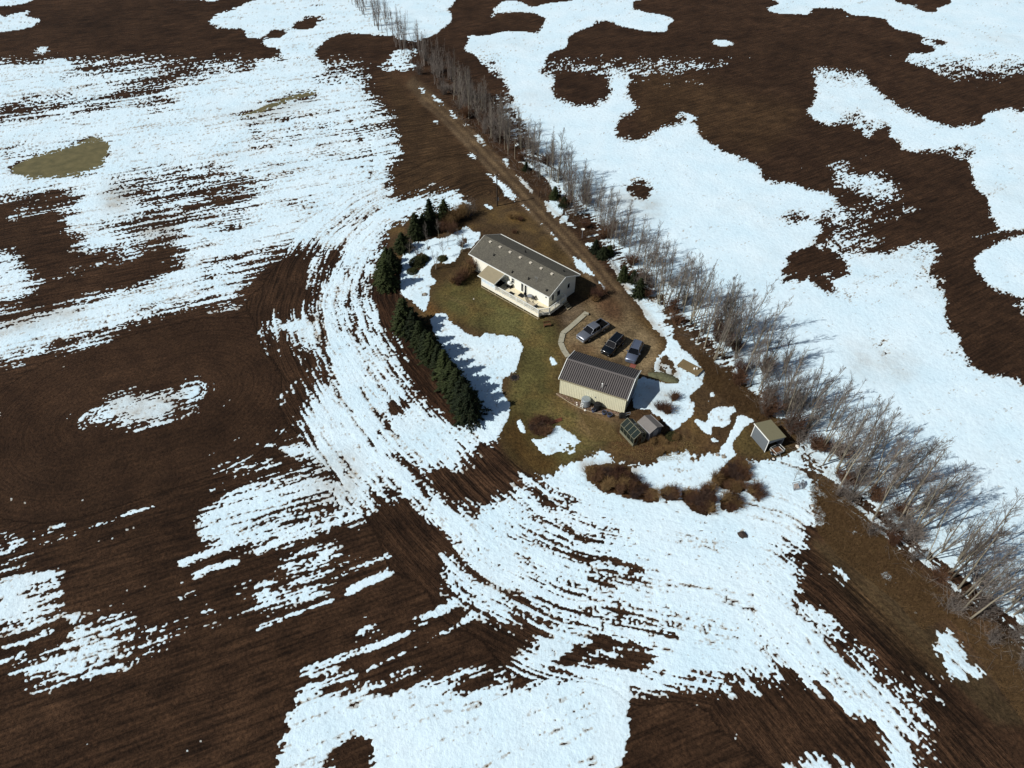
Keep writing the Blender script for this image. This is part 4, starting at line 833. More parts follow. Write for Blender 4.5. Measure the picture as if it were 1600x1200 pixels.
# ---------------- greenhouse
GRY = math.atan2(-2.5,1.44)
GHW = simple('dark_greenhouse_wood', (112,110,92), .85, .25, 6)
gh = thing('greenhouse', (16.5,60.62,0), 'small greenhouse of weathered wood with dark glass, below the workshop', 'greenhouse', rz=GRY)
GXH, GYH, GE, GRD = 1.5, 1.02, 1.6, 2.35
mb = MB(); mb.box((-GXH,-GYH,0),(GXH,-GYH+.05,.55)); mb.box((-GXH,GYH-.05,0),(GXH,GYH,.55)); mb.box((-GXH,-GYH+.05,0),(-GXH+.05,GYH-.05,.55)); mb.box((GXH-.05,-GYH+.05,0),(GXH,-.4,.55)); mb.box((GXH-.05,.4,0),(GXH,GYH-.05,.55)); mb.build('base_wall', GHW, gh)
GGL = NT('greenhouse_glass'); GGL.b.inputs['Base Color'].default_value = lin(34,44,40); GGL.b.inputs['Roughness'].default_value = .15; GGL.b.inputs['Alpha'].default_value = .7
for sy in (-1,1):
    for i in range(4):
        x0 = -GXH+i*GXH/2+.035; x1 = x0+GXH/2-.07
        mb = MB(); mb.slab([(x0,sy*(GYH+.02),GE),(x1,sy*(GYH+.02),GE),(x1,sy*.04,GRD),(x0,sy*.04,GRD)], .012); mb.build('roof_pane', GGL.m, gh)
        mb = MB(); a, b = sorted((sy*GYH, sy*(GYH-.012))); mb.box((x0,a,.56),(x1,b,GE-.03)); mb.build('side_pane', GGL.m, gh)
    mb = MB()
    for i in range(5): x = -GXH+i*GXH/2; mb.hexa([(x-.03,sy*(GYH+.03),GE-.02),(x+.03,sy*(GYH+.03),GE-.02),(x+.03,0,GRD-.0),(x-.03,0,GRD-.0)],[(x-.03,sy*(GYH+.03),GE+.04),(x+.03,sy*(GYH+.03),GE+.04),(x+.03,0,GRD+.06),(x-.03,0,GRD+.06)]); mb.rod((x,sy*(GYH-.02),.55),(x,sy*(GYH-.02),GE),.035,n=4)
    mb.rod((-GXH,sy*(GYH+.02),GE-.02),(GXH,sy*(GYH+.02),GE-.02),.045,n=4); mb.build('frame', GHW, gh)
mb = MB(); mb.rod((-GXH,0,GRD+.03),(GXH,0,GRD+.03),.045,n=4); mb.build('ridge_beam', GHW, gh)
for sx in (-1,1):
    mb = MB(); x = sx*(GXH-.03)
    for y in (-GYH+.03,-.4,.4,GYH-.03): mb.rod((x,y,.0 if abs(y) < .5 else .55),(x,y,GE+(GYH-abs(y))*.7),.035,n=4)
    mb.rod((x,-GYH,GE),(x,GYH,GE),.035,n=4); mb.rod((x,-.5,.55),(x,.5,1.6),.02,n=4); mb.build('gable_frame', GHW, gh)
mb = MB(); mb.box((-1.3,-.85,.5),(1.2,-.35,.56)); mb.box((-1.3,.35,.5),(1.2,.85,.56))
for x in (-1.2,0,1.1):
    for y in (-.8,-.4,.4,.8): mb.box((x,y-.03,0),(x+.06,y+.03,.5))
mb.build('bench', WOODB, gh)
def shed(nm, c, rz, LX, LY, ze, zr, lb, cat, wm, rm, tm):
    o = thing(nm, (*c,0), lb, cat, rz=rz); mb = MB()
    mb.box((-LX,-LY,0),(LX,LY,ze-.03))
    for s_ in (-1,1): mb.add([(s_*LX,-LY,ze-.03),(s_*LX,LY,ze-.03),(s_*LX,0,zr-.05)], [(0,1,2) if s_ > 0 else (0,2,1)])
    mb.build('wall', wm, o); mb = MB()
    for s_ in (-1,1): mb.slab([(-LX-.1,s_*(LY+.12),ze-.06),(LX+.1,s_*(LY+.12),ze-.06),(LX+.1,0,zr),(-LX-.1,0,zr)], .05)
    mb.build('roof', rm, o); mb = MB()
    for e in (-1,1): mb.box((-LX-.1,min(e*(LY+.122),e*(LY+.17)),ze-.14),(LX+.1,max(e*(LY+.122),e*(LY+.17)),ze-.03))
    mb.build('eave_trim', tm, o); mb = MB(); mb.box((LX+.003,-.4,.05),(LX+.04,.4,1.75)); d = mb.build('door', tm, o); mb = MB(); mb.box((LX+.042,.25,.85),(LX+.07,.3,1.0)); mb.build('handle', BLACK, d)
    return o
shed('tool_shed', (18.85,61.35), -.99, 1.2, 1.05, 1.85, 2.35, 'small grey tool shed with a gable roof beside the greenhouse', 'shed', simple('charcoal_shed_wall', (82,84,90), .7), simple('grey_shed_roof', (112,108,104), .7, .08), simple('pale_grey_trim', (150,150,150), .6))
# ---------------- equipment shed to the east
A_, B_, C_, D_ = (32.84,60.71), (34.0,57.78), (36.46,58.8), (35.19,61.64)
ex, ey = sum(p[0] for p in (A_,B_,C_,D_))/4, sum(p[1] for p in (A_,B_,C_,D_))/4; ER = math.atan2(-2.93,1.16)
es = thing('equipment_shed', (ex,ey,0), 'olive-roofed lean-to shed standing alone beside the tree belt', 'shed', rz=ER)
EX, EY = 1.55, 1.3
mb = MB(); mb.hexa([(-EX,-EY,0),(EX,-EY,0),(EX,-EY+.06,0),(-EX,-EY+.06,0)],[(-EX,-EY,2.52),(EX,-EY,2.52),(EX,-EY+.06,2.5),(-EX,-EY+.06,2.5)]); mb.build('side_wall', simple('grey_blue_siding', (98,104,108), .7, .06), es)
mb = MB(); mb.box((-EX,EY-.06,0),(EX,EY,2.12)); mb.box((-EX,-EY+.062,0),(-EX+.06,EY-.062,2.1)); mb.build('back_wall', GREYM, es)
mb = MB(); mb.hexa([(EX-.06,-EY+.07,1.75),(EX,-EY+.07,1.75),(EX,EY-.07,1.75),(EX-.06,EY-.07,1.75)],[(EX-.06,-EY+.07,2.5),(EX,-EY+.07,2.5),(EX,EY-.07,2.12),(EX-.06,EY-.07,2.12)]); mb.build('front_wall', GREYM, es)
mb = MB(); mb.slab([(-EX-.12,-EY-.12,2.6),(EX+.12,-EY-.12,2.6),(EX+.12,EY+.12,2.2),(-EX-.12,EY+.12,2.2)], .06); er = mb.build('roof', simple('olive_metal_roof', (120,116,92), .55, .05), es)
mb = MB(); mb.box((-EX-.13,-EY-.17,2.46),(EX+.13,-EY-.122,2.62)); mb.build('white_trim', WH, er)
for x, y in ((EX-.05,-EY),(-EX,-EY)): mb = MB(); mb.box((x-.02,y-.03,0),(x+.07,y-.003,2.46)); mb.build('corner_post', WH, es)
mb = MB(); mb.box((EX-.06,EY-.14,0),(EX+.02,EY-.062,1.75)); mb.build('corner_post', GREYM, es)
c, s = math.cos(ER), math.sin(ER)
def el(x, y, z=0): return (ex+x*c-y*s, ey+x*s+y*c, z)
tr = thing('utility_cart', el(2.15,.1,0), 'grey framed utility cart with spoked wheels parked at the mouth of the olive-roofed shed', 'cart', rz=ER+.1)
mb = MB()
for y in (-.75,.75): mb.rod((-.55,y,.5),(.55,y,.5),.035); mb.rod((-.55,y,.95),(.55,y,.95),.03); mb.rod((-.55,y,.5),(-.55,y,.95),.03); mb.rod((.55,y,.5),(.55,y,.95),.03)
for x in (-.55,.55): mb.rod((x,-.75,.5),(x,.75,.5),.035); mb.rod((x,-.75,.95),(x,.75,.95),.03)
for i in range(5): mb.rod((.55,-.6+i*.3,.5),(.55,-.6+i*.3,.95),.018)
mb.build('frame', simple('pale_steel', (178,182,180), .4, metal=.4), tr)
mb = MB(); mb.box((-.5,-.7,.46),(.5,.7,.5)); mb.build('bed', WOODB, tr)
for y in (-.82,.82):
    mb = MB(); mb.rod((0,y-.06,.32),(0,y+.06,.32),.32,n=16); w = mb.build('wheel', BLACK, tr); mb = MB(); mb.rod((0,y-.07,.32),(0,y+.07,.32),.13,n=10); mb.build('rim', GREYM, w)
mb = MB(); mb.rod((.55,0,.45),(1.3,-.3,.15),.035); mb.build('drawbar', GREYM, tr)
tb = thing('tyre', el(2.95,-.95,.0), 'old black tyre lying on the grass by the utility cart', 'tyre'); mb = MB(); mb.lathe((0,0,.0), [(.22,.02),(.34,.0),(.38,.1),(.34,.2),(.22,.18),(.2,.1)], 18); mb.build('tread', BLACK, tb); mb = MB(); mb.lathe((0,0,.03), [(.19,0),(.2,.1),(.05,.12)], 14); mb.build('rim', PALEST, tb)
# ================================================================ VEHICLES
def ring(x, hw, z0, z1, tk=.8, sh=.92):
    h = z1-z0; P_ = [(-hw*.86,z0),(-hw*.97,z0+.16*h),(-hw,z0+.5*h),(-hw*sh*1.02,z1-.12*h),(-hw*tk,z1)]
    return [(x,a,b) for a, b in P_]+[(x,-a,b) for a, b in reversed(P_)]
def loft(mb, rings, mi=0):
    n = len(rings[0]); vs = [p for r in rings for p in r]
    fs = [(k*n+i, k*n+(i+1) % n, (k+1)*n+(i+1) % n, (k+1)*n+i) for k in range(len(rings)-1) for i in range(n)]
    mb.add(vs, fs+[tuple(range(n-1,-1,-1)), tuple(range((len(rings)-1)*n, len(rings)*n))], mi)
def car_paint(name, rgb, rough=.32, metal=.6):
    k = NT(name); k.b.inputs['Base Color'].default_value = lin(*rgb); k.b.inputs['Metallic'].default_value = metal; k.b.inputs['Roughness'].default_value = rough; k.b.inputs['Coat Weight'].default_value = .5; k.b.inputs['Coat Roughness'].default_value = .1
    n = k.noise(3, 3); r = k.ramp(n.outputs['Fac'], [(.3,(rough*.9,)*3),(.7,(min(1,rough*1.3),)*3)]); k.l(r.outputs[0], k.b.inputs['Roughness']); return k.m
LAMPG = simple('lamp_glass', (220,222,220), .15, .03, spec=.8); REDL = simple('tail_lamp', (130,20,16), .3); CHROME = simple('chrome', (200,204,206), .2, .04, metal=.8)
CGL = simple('car_glass', (12,14,18), .06, .1, 2, spec=.35)
def vehicle(nm, u, v, yaw, L, W, H, paint, kind_, lb, cat, cabin, rings_, rails=False):
    """x forward; rings_: (x, half width, z0, z1, top tuck)"""
    x, y = G(u, v, .75); o = thing(nm, (float(x), float(y), .02), lb, cat, rz=yaw)
    mb = MB(); loft(mb, [ring(a, b, c_, d, e) for a, b, c_, d, e in rings_]); body = mb.build('body', paint, o, True)
    body.data.polygons.foreach_set('use_smooth', [len(p.vertices) == 4 for p in body.data.polygons])
    xb0, xt0, xt1, xb1, zb, zr, wb, wt = cabin
    def cr(x, z, w): return [(x,-wb,zb),(x,-w,z),(x,w,z),(x,wb,zb)]
    mb = MB(); R_ = [cr(xb0,zb+.012,wb*.97), cr(xt0,zr-.03,wt), cr((xt0+xt1)/2,zr+.02,wt*1.01), cr(xt1,zr-.03,wt*.98), cr(xb1,zb+.012,wb*.95)]
    vs = [p for r in R_ for p in r]; mb.add(vs, [(k*4+i, k*4+i+1, (k+1)*4+i+1, (k+1)*4+i) for k in range(4) for i in range(3)]); mb.build('roof', paint, o)
    def pane(nm_, q, e=.012):
        p = [Vector(a) for a in q]; c_ = sum(p, Vector())/len(p); n = (p[1]-p[0]).cross(p[2]-p[0]).normalized()
        if n.dot(c_-Vector(((xt0+xt1)/2,0,zb))) < 0: n = -n; p = p[::-1]
        m = MB(); lo = [a-n*.01 for a in p]; hi = [a+n*e for a in p]; k = len(p)
        m.add(hi+lo, [tuple(range(k))]+[(i, i+k, (i+1) % k+k, (i+1) % k) for i in range(k)]); return m.build(nm_, CGL, o)
    def L_(a, b, f): return tuple(a[i]+(b[i]-a[i])*f for i in range(3))
    a, b, c_, d = (xb0,-wb*.955,zb+.03),(xb0,wb*.955,zb+.03),(xt0,wt*.96,zr-.04),(xt0,-wt*.96,zr-.04); pane('windscreen', [L_(a,d,.0),L_(b,c_,.0),L_(b,c_,.99),L_(a,d,.99)])
    a, b, c_, d = (xb1,-wb*.9,zb+.03),(xb1,wb*.9,zb+.03),(xt1,wt*.88,zr-.05),(xt1,-wt*.88,zr-.05); pane('rear_window', [L_(a,d,.15),L_(b,c_,.15),L_(b,c_,.92),L_(a,d,.92)])
    nw = 3 if kind_ == 'suv' else 2
    for sy in (-1,1):
        lo0 = (xb0,sy*wb,zb+.05); lo1 = (xb1,sy*wb,zb+.05); hi0 = (xt0,sy*wt,zr-.03); hi1 = (xt1,sy*wt,zr-.03)
        for i in range(nw):
            f0 = .06+i/nw*.9; f1 = .06+(i+1)/nw*.9-.05
            g0 = .02+i/nw*.96; g1 = .02+(i+1)/nw*.96-.05
            A, B2, C2, D2 = L_(lo0,lo1,f0+.04), L_(lo0,lo1,f1), L_(hi0,hi1,g1), L_(hi0,hi1,g0)
            pane('side_window', [L_(A,D2,.08),L_(B2,C2,.08),L_(B2,C2,.88),L_(A,D2,.88)], .01)
    wr = .36 if kind_ != 'pickup' else .4
    for wx in (L*.5-.95*(L/4.8), -L*.5+.98*(L/4.8)):
        for sy in (-1,1):
            yy = sy*(W/2-.12); m = MB(); m.rod((wx,yy-.12,wr-.02),(wx,yy+.135,wr-.02),wr,n=18) if sy > 0 else m.rod((wx,yy-.135,wr-.02),(wx,yy+.12,wr-.02),wr,n=18)
            w = m.build('wheel', BLACK, o); m = MB(); m.rod((wx,sy*(W/2+.005),wr-.02),(wx,sy*(W/2+.025),wr-.02),wr*.6,n=12); m.build('rim', GREYM, w)
    fx = L/2; zf_ = rings_[0][3]
    for sy in (-1,1):
        m = MB(); y0, y1 = sorted((sy*W*.27, sy*W*.44)); m.hexa([(fx-.30,y0,zf_-.16),(fx-.06,y0,zf_-.16),(fx-.14,y1,zf_-.16),(fx-.38,y1,zf_-.16)],[(fx-.34,y0,zf_+.035),(fx-.14,y0,zf_+.02),(fx-.24,y1,zf_+.02),(fx-.45,y1,zf_+.035)]); m.build('headlight', LAMPG, o)
        m = MB(); y0, y1 = sorted((sy*W*.38, sy*W*.47)); m.box((-fx+.02,y0,rings_[-1][3]-.34),(-fx+.16,y1,rings_[-1][3]-.1)); m.build('tail_light', REDL, o)
        m = MB(); y0, y1 = sorted((sy*(wb+.02), sy*(wb+.24))); m.box((xb0-.42,y0,zb-.0),(xb0-.28,y1,zb+.15)); m.build('mirror', paint, o)
        m = MB()
        for k in range(2): xx = xb0-.25-(xb0-xb1)*(.36+.34*k); m.box((xx-.09,min(sy*(W/2-.01),sy*(W/2+.02)),.93),(xx+.09,max(sy*(W/2-.01),sy*(W/2+.02)),.96))
        m.build('door_handle', CHROME, o)
    m = MB(); m.box((fx-.16,-W*.24,zf_-.34),(fx-.0,W*.24,zf_-.14)); m.build('grille', BLACK, o)
    m = MB(); m.hexa([(fx-.12,-W*.44,.3),(fx+.05,-W*.38,.3),(fx+.05,W*.38,.3),(fx-.12,W*.44,.3)],[(fx-.12,-W*.44,.52),(fx+.04,-W*.38,.52),(fx+.04,W*.38,.52),(fx-.12,W*.44,.52)]); m.build('front_bumper', CHROME if kind_ == 'pickup' else paint, o)
    m = MB(); m.box((-fx-.04,-W*.44,.35),(-fx+.1,W*.44,.55)); m.build('rear_bumper', CHROME if kind_ == 'pickup' else paint, o)
    if rails:
        for sy in (-1,1): m = MB(); m.rod((xt0-.2,sy*wt*.86,zr+.06),(xt1+.1,sy*wt*.86,zr+.06),.025); m.build('roof_rail', CHROME if rails == 2 else GREYM, o)
    return o
PKP = car_paint('silver_paint', (128,133,142)); SUVP = car_paint('black_paint', (18,22,26), .2, .3); SLVP = car_paint('blue_silver_paint', (112,122,142))
def head(u0, v0, u1, v1):
    a = G(u0, v0, .7); b = G(u1, v1, .7); return math.atan2(float(a[1]-b[1]), float(a[0]-b[0]))
pk = vehicle('pickup_truck', 926, 516.5, head(905,530,946,504), 5.75, 1.98, 1.85, PKP, 'pickup', 'silver crew cab pickup truck with an empty black bed, nearest the concrete path', 'pickup truck',
    (1.35,.62,-.85,-1.05,1.12,1.82,.86,.70), [(2.87,.80,.42,.92,.8),(2.7,.93,.38,1.02,.82),(1.9,.97,.36,1.10,.84),(1.3,.99,.36,1.15,.88),(-1.05,.99,.36,1.13,.9),(-1.12,.99,.36,.62,.9),(-2.7,.98,.40,.62,.9),(-2.87,.95,.42,.62,.9)])
for sy in (-1,1): mb = MB(); y0, y1 = sorted((sy*.86, sy*.985)); mb.box((-2.86,y0,.6),(-1.06,y1,1.13)); mb.build('bed_side', PKP, pk)
mb = MB(); mb.box((-2.87,-.85,.6),(-2.78,.85,1.12)); mb.build('tailgate', PKP, pk)
mb = MB(); mb.box((-2.76,-.85,.625),(-1.08,.85,.66)); mb.box((-1.2,-.85,.66),(-1.13,.85,1.1)); mb.box((-2.76,-.855,.66),(-1.2,-.8,1.1)); mb.box((-2.76,.8,.66),(-1.2,.855,1.1)); mb.box((-2.775,-.8,.66),(-2.7,.8,1.08)); mb.build('bed_liner', simple('black_liner', (12,12,13), .95, spec=.05), pk)
for k in range(9): pass
vehicle('sport_utility', 958, 538.5, head(945,553,971,526), 4.75, 1.9, 1.75, SUVP, 'suv', 'black sport utility vehicle with roof rails, middle of the three parked', 'SUV',
    (1.15,.45,-1.95,-2.2,1.08,1.74,.86,.68), [(2.37,.72,.4,.86,.8),(2.2,.88,.36,.95,.82),(1.6,.94,.34,1.04,.84),(1.1,.95,.34,1.10,.9),(-1.9,.95,.34,1.12,.9),(-2.25,.92,.36,1.10,.88),(-2.37,.86,.4,1.02,.86)], rails=1)
vehicle('silver_suv', 991.5, 548.5, head(984,565,998,535), 4.6, 1.84, 1.62, SLVP, 'suv', 'blue-silver estate car nearest the snow at the end of the yard', 'car',
    (1.1,.35,-1.75,-2.15,1.02,1.6,.84,.66), [(2.3,.66,.38,.76,.8),(2.12,.84,.34,.86,.82),(1.5,.9,.32,.96,.84),(1.05,.92,.32,1.03,.9),(-1.85,.92,.32,1.05,.9),(-2.2,.88,.34,1.02,.86),(-2.3,.8,.4,.94,.84)], rails=1)
# ================================================================ YARD THINGS
mb = MB(); 
path = [(917,488.5),(903,501),(890,512.5),(879.5,521),(876,536),(881,548),(888,558)]
wk = thing('concrete_path', (*[float(q) for q in G(885,525)],0), 'pale concrete path bending from the deck past the parked cars to the workshop', 'path')
ox, oy = wk.location.x, wk.location.y
for (a, b) in zip(path, path[1:]):
    p = P(*a); q = P(*b); d = (q-p).normalized(); n = Vector((-d.y, d.x, 0))*.42; L = (q-p).length; k = max(1, round(L/1.5))
    for i in range(k):
        s0 = p+d*(L*i/k+.02); s1 = p+d*(L*(i+1)/k-.02); m = MB(); off = Vector((ox, oy, 0))
        m.hexa([s0-n-off, s1-n-off, s1+n-off, s0+n-off], [v+Vector((0,0,.12)) for v in (s0-n-off, s1-n-off, s1+n-off, s0+n-off)]); m.build('paving_slab', CONC, wk)
pc = thing('paving_corner_block', tuple(P(915.5,492,0)), 'short wooden block at the upper end of the concrete path', 'block'); mb = MB(); mb.box((-.4,-.25,0),(.4,.25,.3)); mb.build('block', WOODG, pc); mb = MB(); mb.box((-.42,-.27,.301),(.42,.27,.33)); mb.build('cap', CONC, pc)
def bench_(u, v, rz, lb):
    o = thing('garden_bench', tuple(P(u,v)), lb, 'bench', rz=rz)
    for i in range(3): m = MB(); m.box((-.6,-.22+i*.15,.42),(.6,-.1+i*.15,.46)); m.build('slat', WOODB, o)
    for sx in (-.5,.5): m = MB(); m.box((sx-.04,-.2,0),(sx+.04,.2,.42)); m.build('leg', WOODB, o)
    for i in range(2): m = MB(); m.box((-.6,.26,.6+i*.16),(.6,.3,.72+i*.16)); m.build('back_slat', WOODB, o)
    for sx in (-.5,.5): m = MB(); m.box((sx-.03,.222,.3),(sx+.03,.258,.88)); m.build('back_post', WOODB, o)
bench_(855,510,.2,'dark brown garden bench on the lawn edge below the deck')
o = thing('red_mat', tuple(P(989,571.5,.02)), 'faded red rubber mat on the gravel in front of the blue-silver car', 'mat', rz=SR); mb = MB(); mb.box((-.42,-.42,0),(.42,.42,.04)); mb.build('mat_surface', REDM, o); mb = MB(); mb.box((-.15,-.15,.041),(.15,.15,.06)); mb.build('centre_pad', REDM, o)
# tan platform in the snow
o = thing('wooden_platform', tuple(P(1077.5,577,0)), 'low tan wooden platform half free of snow beyond the gravel yard', 'platform', rz=math.atan2(-2.1,2.42))
for i in range(9): m = MB(); m.box((-1.75,-.95+i*.212,.36),(1.75,-.95+i*.212+.2,.41)); m.build('plank', simple('tan_plank', (112,96,68), .8) if i == 0 else bpy.data.materials['tan_plank'], o)
for x in (-1.5,0,1.5): m = MB(); m.box((x-.08,-.9,0),(x+.08,.9,.36)); m.build('bearer', WOODB, o)
for k_, (dx, dy) in enumerate(((.35,.1),(.75,.05))):
    p = thing('plastic_jug', (o.location.x+dx+.2, o.location.y-dy-.35, .41), 'white plastic jug standing on the tan platform, '+('nearer the yard' if k_ == 0 else 'nearer the trees'), 'jug'); m = MB(); m.lathe((0,0,0), [(.13,0),(.14,.05),(.14,.28),(.06,.36)], 12); m.build('jug_body', WH, p); m = MB(); m.lathe((0,0,.362), [(.05,0),(.05,.05)], 10); m.build('cap', GREYM, p)
# power pole
o = thing('utility_pole', tuple(P(777,322)), 'tall dark wooden utility pole between the driveway and the field', 'utility pole')
mb = MB(); mb.rod((0,0,-.3),(0,0,7.0),.16,.11,10); mb.build('pole', simple('dark_pole_wood', (52,42,34), .9), o)
mb = MB(); mb.box((-.5,-.05,6.6),(.5,.05,6.72)); ca = mb.build('crossarm', WOODB, o)
for x in (-.42,.42): m = MB(); m.lathe((x,0,6.72), [(.03,0),(.06,.06),(.06,.14),(.02,.18)], 8); m.build('insulator', PALEST, ca)
mb = MB(); mb.rod((.22,0,1.2),(.22,0,1.9),.1,n=8); mb.build('meter_box', GREYM, o)
o = thing('satellite_dish', tuple(P(909.5,372)), 'white dish on a thin post at the edge of the tree belt beside the driveway', 'satellite dish')
mb = MB(); mb.rod((0,0,0),(0,0,1.75),.05,n=8); mb.build('post', GREYM, o); mb = MB()
n = 14; vs = [(0,0,1.8)]; 
for r_, z in ((.2,1.83),(.36,1.92)):
    for i in range(n): a = 2*math.pi*i/n; vs.append((r_*math.cos(a), r_*math.sin(a)-z*.0, z))
fs = [(0,1+i,1+(i+1) % n) for i in range(n)]+[(1+i,1+n+i,1+n+(i+1) % n,1+(i+1) % n) for i in range(n)]; mb.add(vs, fs); d = mb.build('dish', WH, o); d.rotation_euler = (0,0,0)
mb = MB(); mb.rod((0,0,1.8),(0,-.05,2.15),.02); mb.build('feed_arm', GREYM, d)
# metal frames lying in the snow
for u, v, rz, lb in ((1244,762,.2,'grey metal frame standing askew in the snow, the wider of two'),(1254,759,.9,'smaller dark metal frame in the snow nearest the trees')):
    x, y = G(u, v); o = thing('metal_frame', (float(x), float(y), .1), lb, 'frame', 'two metal frames in the snow', rz)
    w = .55 if u < 1250 else .42
    for a, b in (((-w,-w*.7,0),(w,-w*.7,.1)),((w,-w*.7,.1),(w*.8,w*.7,.6)),((w*.8,w*.7,.6),(-w*.9,w*.7,.55)),((-w*.9,w*.7,.55),(-w,-w*.7,0))): m = MB(); m.rod(a, b, .05); m.build('frame_bar', GREYM, o)
    m = MB(); m.rod((-w,-w*.7,0),(w*.8,w*.7,.6),.03); m.build('brace', GREYM, o); m = MB(); m.add([(-w*.8,-w*.5,.06),(w*.5,-w*.5,.14),(w*.4,w*.5,.5),(-w*.7,w*.5,.48)], [(0,1,2,3)]); m.build('wire_panel', simple('dull_panel', (150,140,132), .7) if u < 1250 else GREYM, o)
# loose stones and scraps
rr = random.Random(9)
for i, (u, v, r, lb, mt) in enumerate(((1121,711,.28,'tan boulder left of the snow channel near the low bushes',STONE),(1131,714,.34,'grey boulder in the snow channel beside a smaller tan one',STONE),(1160,836,.55,'lone dark boulder poking out of the open snow',simple('dark_rock',(58,48,42),.9)),
    (1277,764,.3,'dark rock at the snow edge beside the metal frames',STONE),(1270,790,.25,'small dark rock further down the snow edge from the metal frames',STONE),(1246,698,.3,'pale boulder at the snow edge beside the olive-roofed shed',PALEST),
    (712,366,.2,'small pale stone beside the garden tree behind the house',PALEST),(1025,664,.2,'small stone at the foot of the grey tool shed',STONE),(664,460,.4,'flat grey-brown rock in the snow by the spruce row',STONE))):
    m = MB(); rock(m, (0,0,-.05), r, i+70); q = m.build('boulder', mt); q.location = P(u, v, .05); tag(q, lb, 'rock')
o = thing('fire_pit', tuple(P(804,590)), 'dark round fire pit on the grass beside the snow patch', 'fire pit')
for i in range(9): a = i*.698; m = MB(); rock(m, (.6*math.cos(a), .6*math.sin(a), -.03), .2, i); m.build('stone', bpy.data.materials['dark_rock'], o)
m = MB(); m.lathe((0,0,0), [(.45,0),(.45,.06),(.1,.1)], 14); m.build('ash_bed', BLACK, o)
o = thing('wood_pile', tuple(P(869,658)), 'short pile of reddish boards on the lawn above the small snow island', 'wood pile', rz=.45)
for i in range(5): m = MB(); m.box((-.9+.1*i,-.3+.12*i,.0+.05*(i % 2)),(.8+.05*i,-.2+.12*i,.05+.05*(i % 2))); m.build('board', simple('reddish_board',(104,62,44),.8) if i == 0 else bpy.data.materials['reddish_board'], o)
# grassy heap in the snow and the garden log
def heap(u, v, rx, ry, h, rz, mat, nm, lb, cat, kind=None):
    m = MB(); n = 20; vs = [(0,0,h)]
    for k in range(1, 5):
        f = k/4
        for i in range(n): a = 2*math.pi*i/n; w = 1+.12*math.sin(3*a+k)+.08*math.sin(7*a); vs.append((rx*f*w*math.cos(a), ry*f*w*math.sin(a), h*max(0.0, math.cos(f*1.57))**.8-.06*(k == 4)+.04*math.sin(5*a+k*2)))
    fs = [(0,1+i,1+(i+1) % n) for i in range(n)]+[(1+k*n+i,1+(k+1)*n+i,1+(k+1)*n+(i+1) % n,1+k*n+(i+1) % n) for k in range(3) for i in range(n)]; m.add(vs, fs)
    o = m.build(nm, mat, None, True); o.location = P(u, v, 0); o.rotation_euler = (0,0,rz); return tag(o, lb, cat, kind=kind)
heap(1038,590,2.6,.9,.55,-.35, simple('mossy_soil', (84,84,62), .95, .4, 3, bump=.06), 'soil_heap', 'long grey-green soil heap in the snow right of the workshop', 'soil heap')
# ================================================================ VEGETATION
def prism_mesh(name, segs, mat, n=3):
    """segs: (N,8) p0 p1 r0 r1 -> one mesh of tapering limbs"""
    s = np.array(segs, dtype=float); p, q, r0, r1 = s[:, :3], s[:, 3:6], s[:, 6], s[:, 7]
    d = q-p; d /= np.linalg.norm(d, axis=1)[:, None]+1e-9
    h = np.where(np.abs(d[:, 2:3]) > .9, np.array([[1., 0, 0]]), np.array([[0, 0, 1.]])); u = np.cross(d, h); u /= np.linalg.norm(u, axis=1)[:, None]; w = np.cross(d, u)
    V = []
    for c, r in ((p, r0), (q, r1)):
        for i in range(n): a = 2*math.pi*i/n; V.append(c+(u*math.cos(a)+w*math.sin(a))*r[:, None])
    V = np.stack(V, 1).reshape(-1, 3); b = np.arange(len(s))[:, None]*2*n
    F = np.concatenate([b+np.array([[i, (i+1) % n, n+(i+1) % n, n+i]]) for i in range(n)])
    return np_mesh(name, V, F, mat, smooth=False)
def twig_mat(name, a, b):
    k = NT(name); oi = k.n('ShaderNodeObjectInfo'); geo = k.n('ShaderNodeNewGeometry'); n = k.noise(1.3, 3, geo.outputs['Position'])
    f = k.math('ADD', k.math('MULTIPLY', oi.outputs['Random'], .6), k.math('MULTIPLY', n.outputs['Fac'], .5)); r = k.ramp(f, [(.2, lin(*a)), (.85, lin(*b))])
    k.l(r.outputs[0], k.b.inputs['Base Color']); k.b.inputs['Roughness'].default_value = .85; k.b.inputs['Specular IOR Level'].default_value = .15; return k.m
BARK = twig_mat('pale_bark', (100,94,82), (152,144,126)); TWIG = twig_mat('grey_twigs', (88,80,75), (130,121,113)); SHRUBM = twig_mat('brown_shrub_twigs', (70,48,40), (112,84,62)); SHRUBT = twig_mat('tan_shrub_twigs', (98,76,50), (138,112,76))
def rot(d, ang, az):
    h = Vector((1,0,0)) if abs(d.z) > .9 else Vector((0,0,1)); u = d.cross(h).normalized(); w = d.cross(u)
    return (d*math.cos(ang)+(u*math.cos(az)+w*math.sin(az))*math.sin(ang)).normalized()
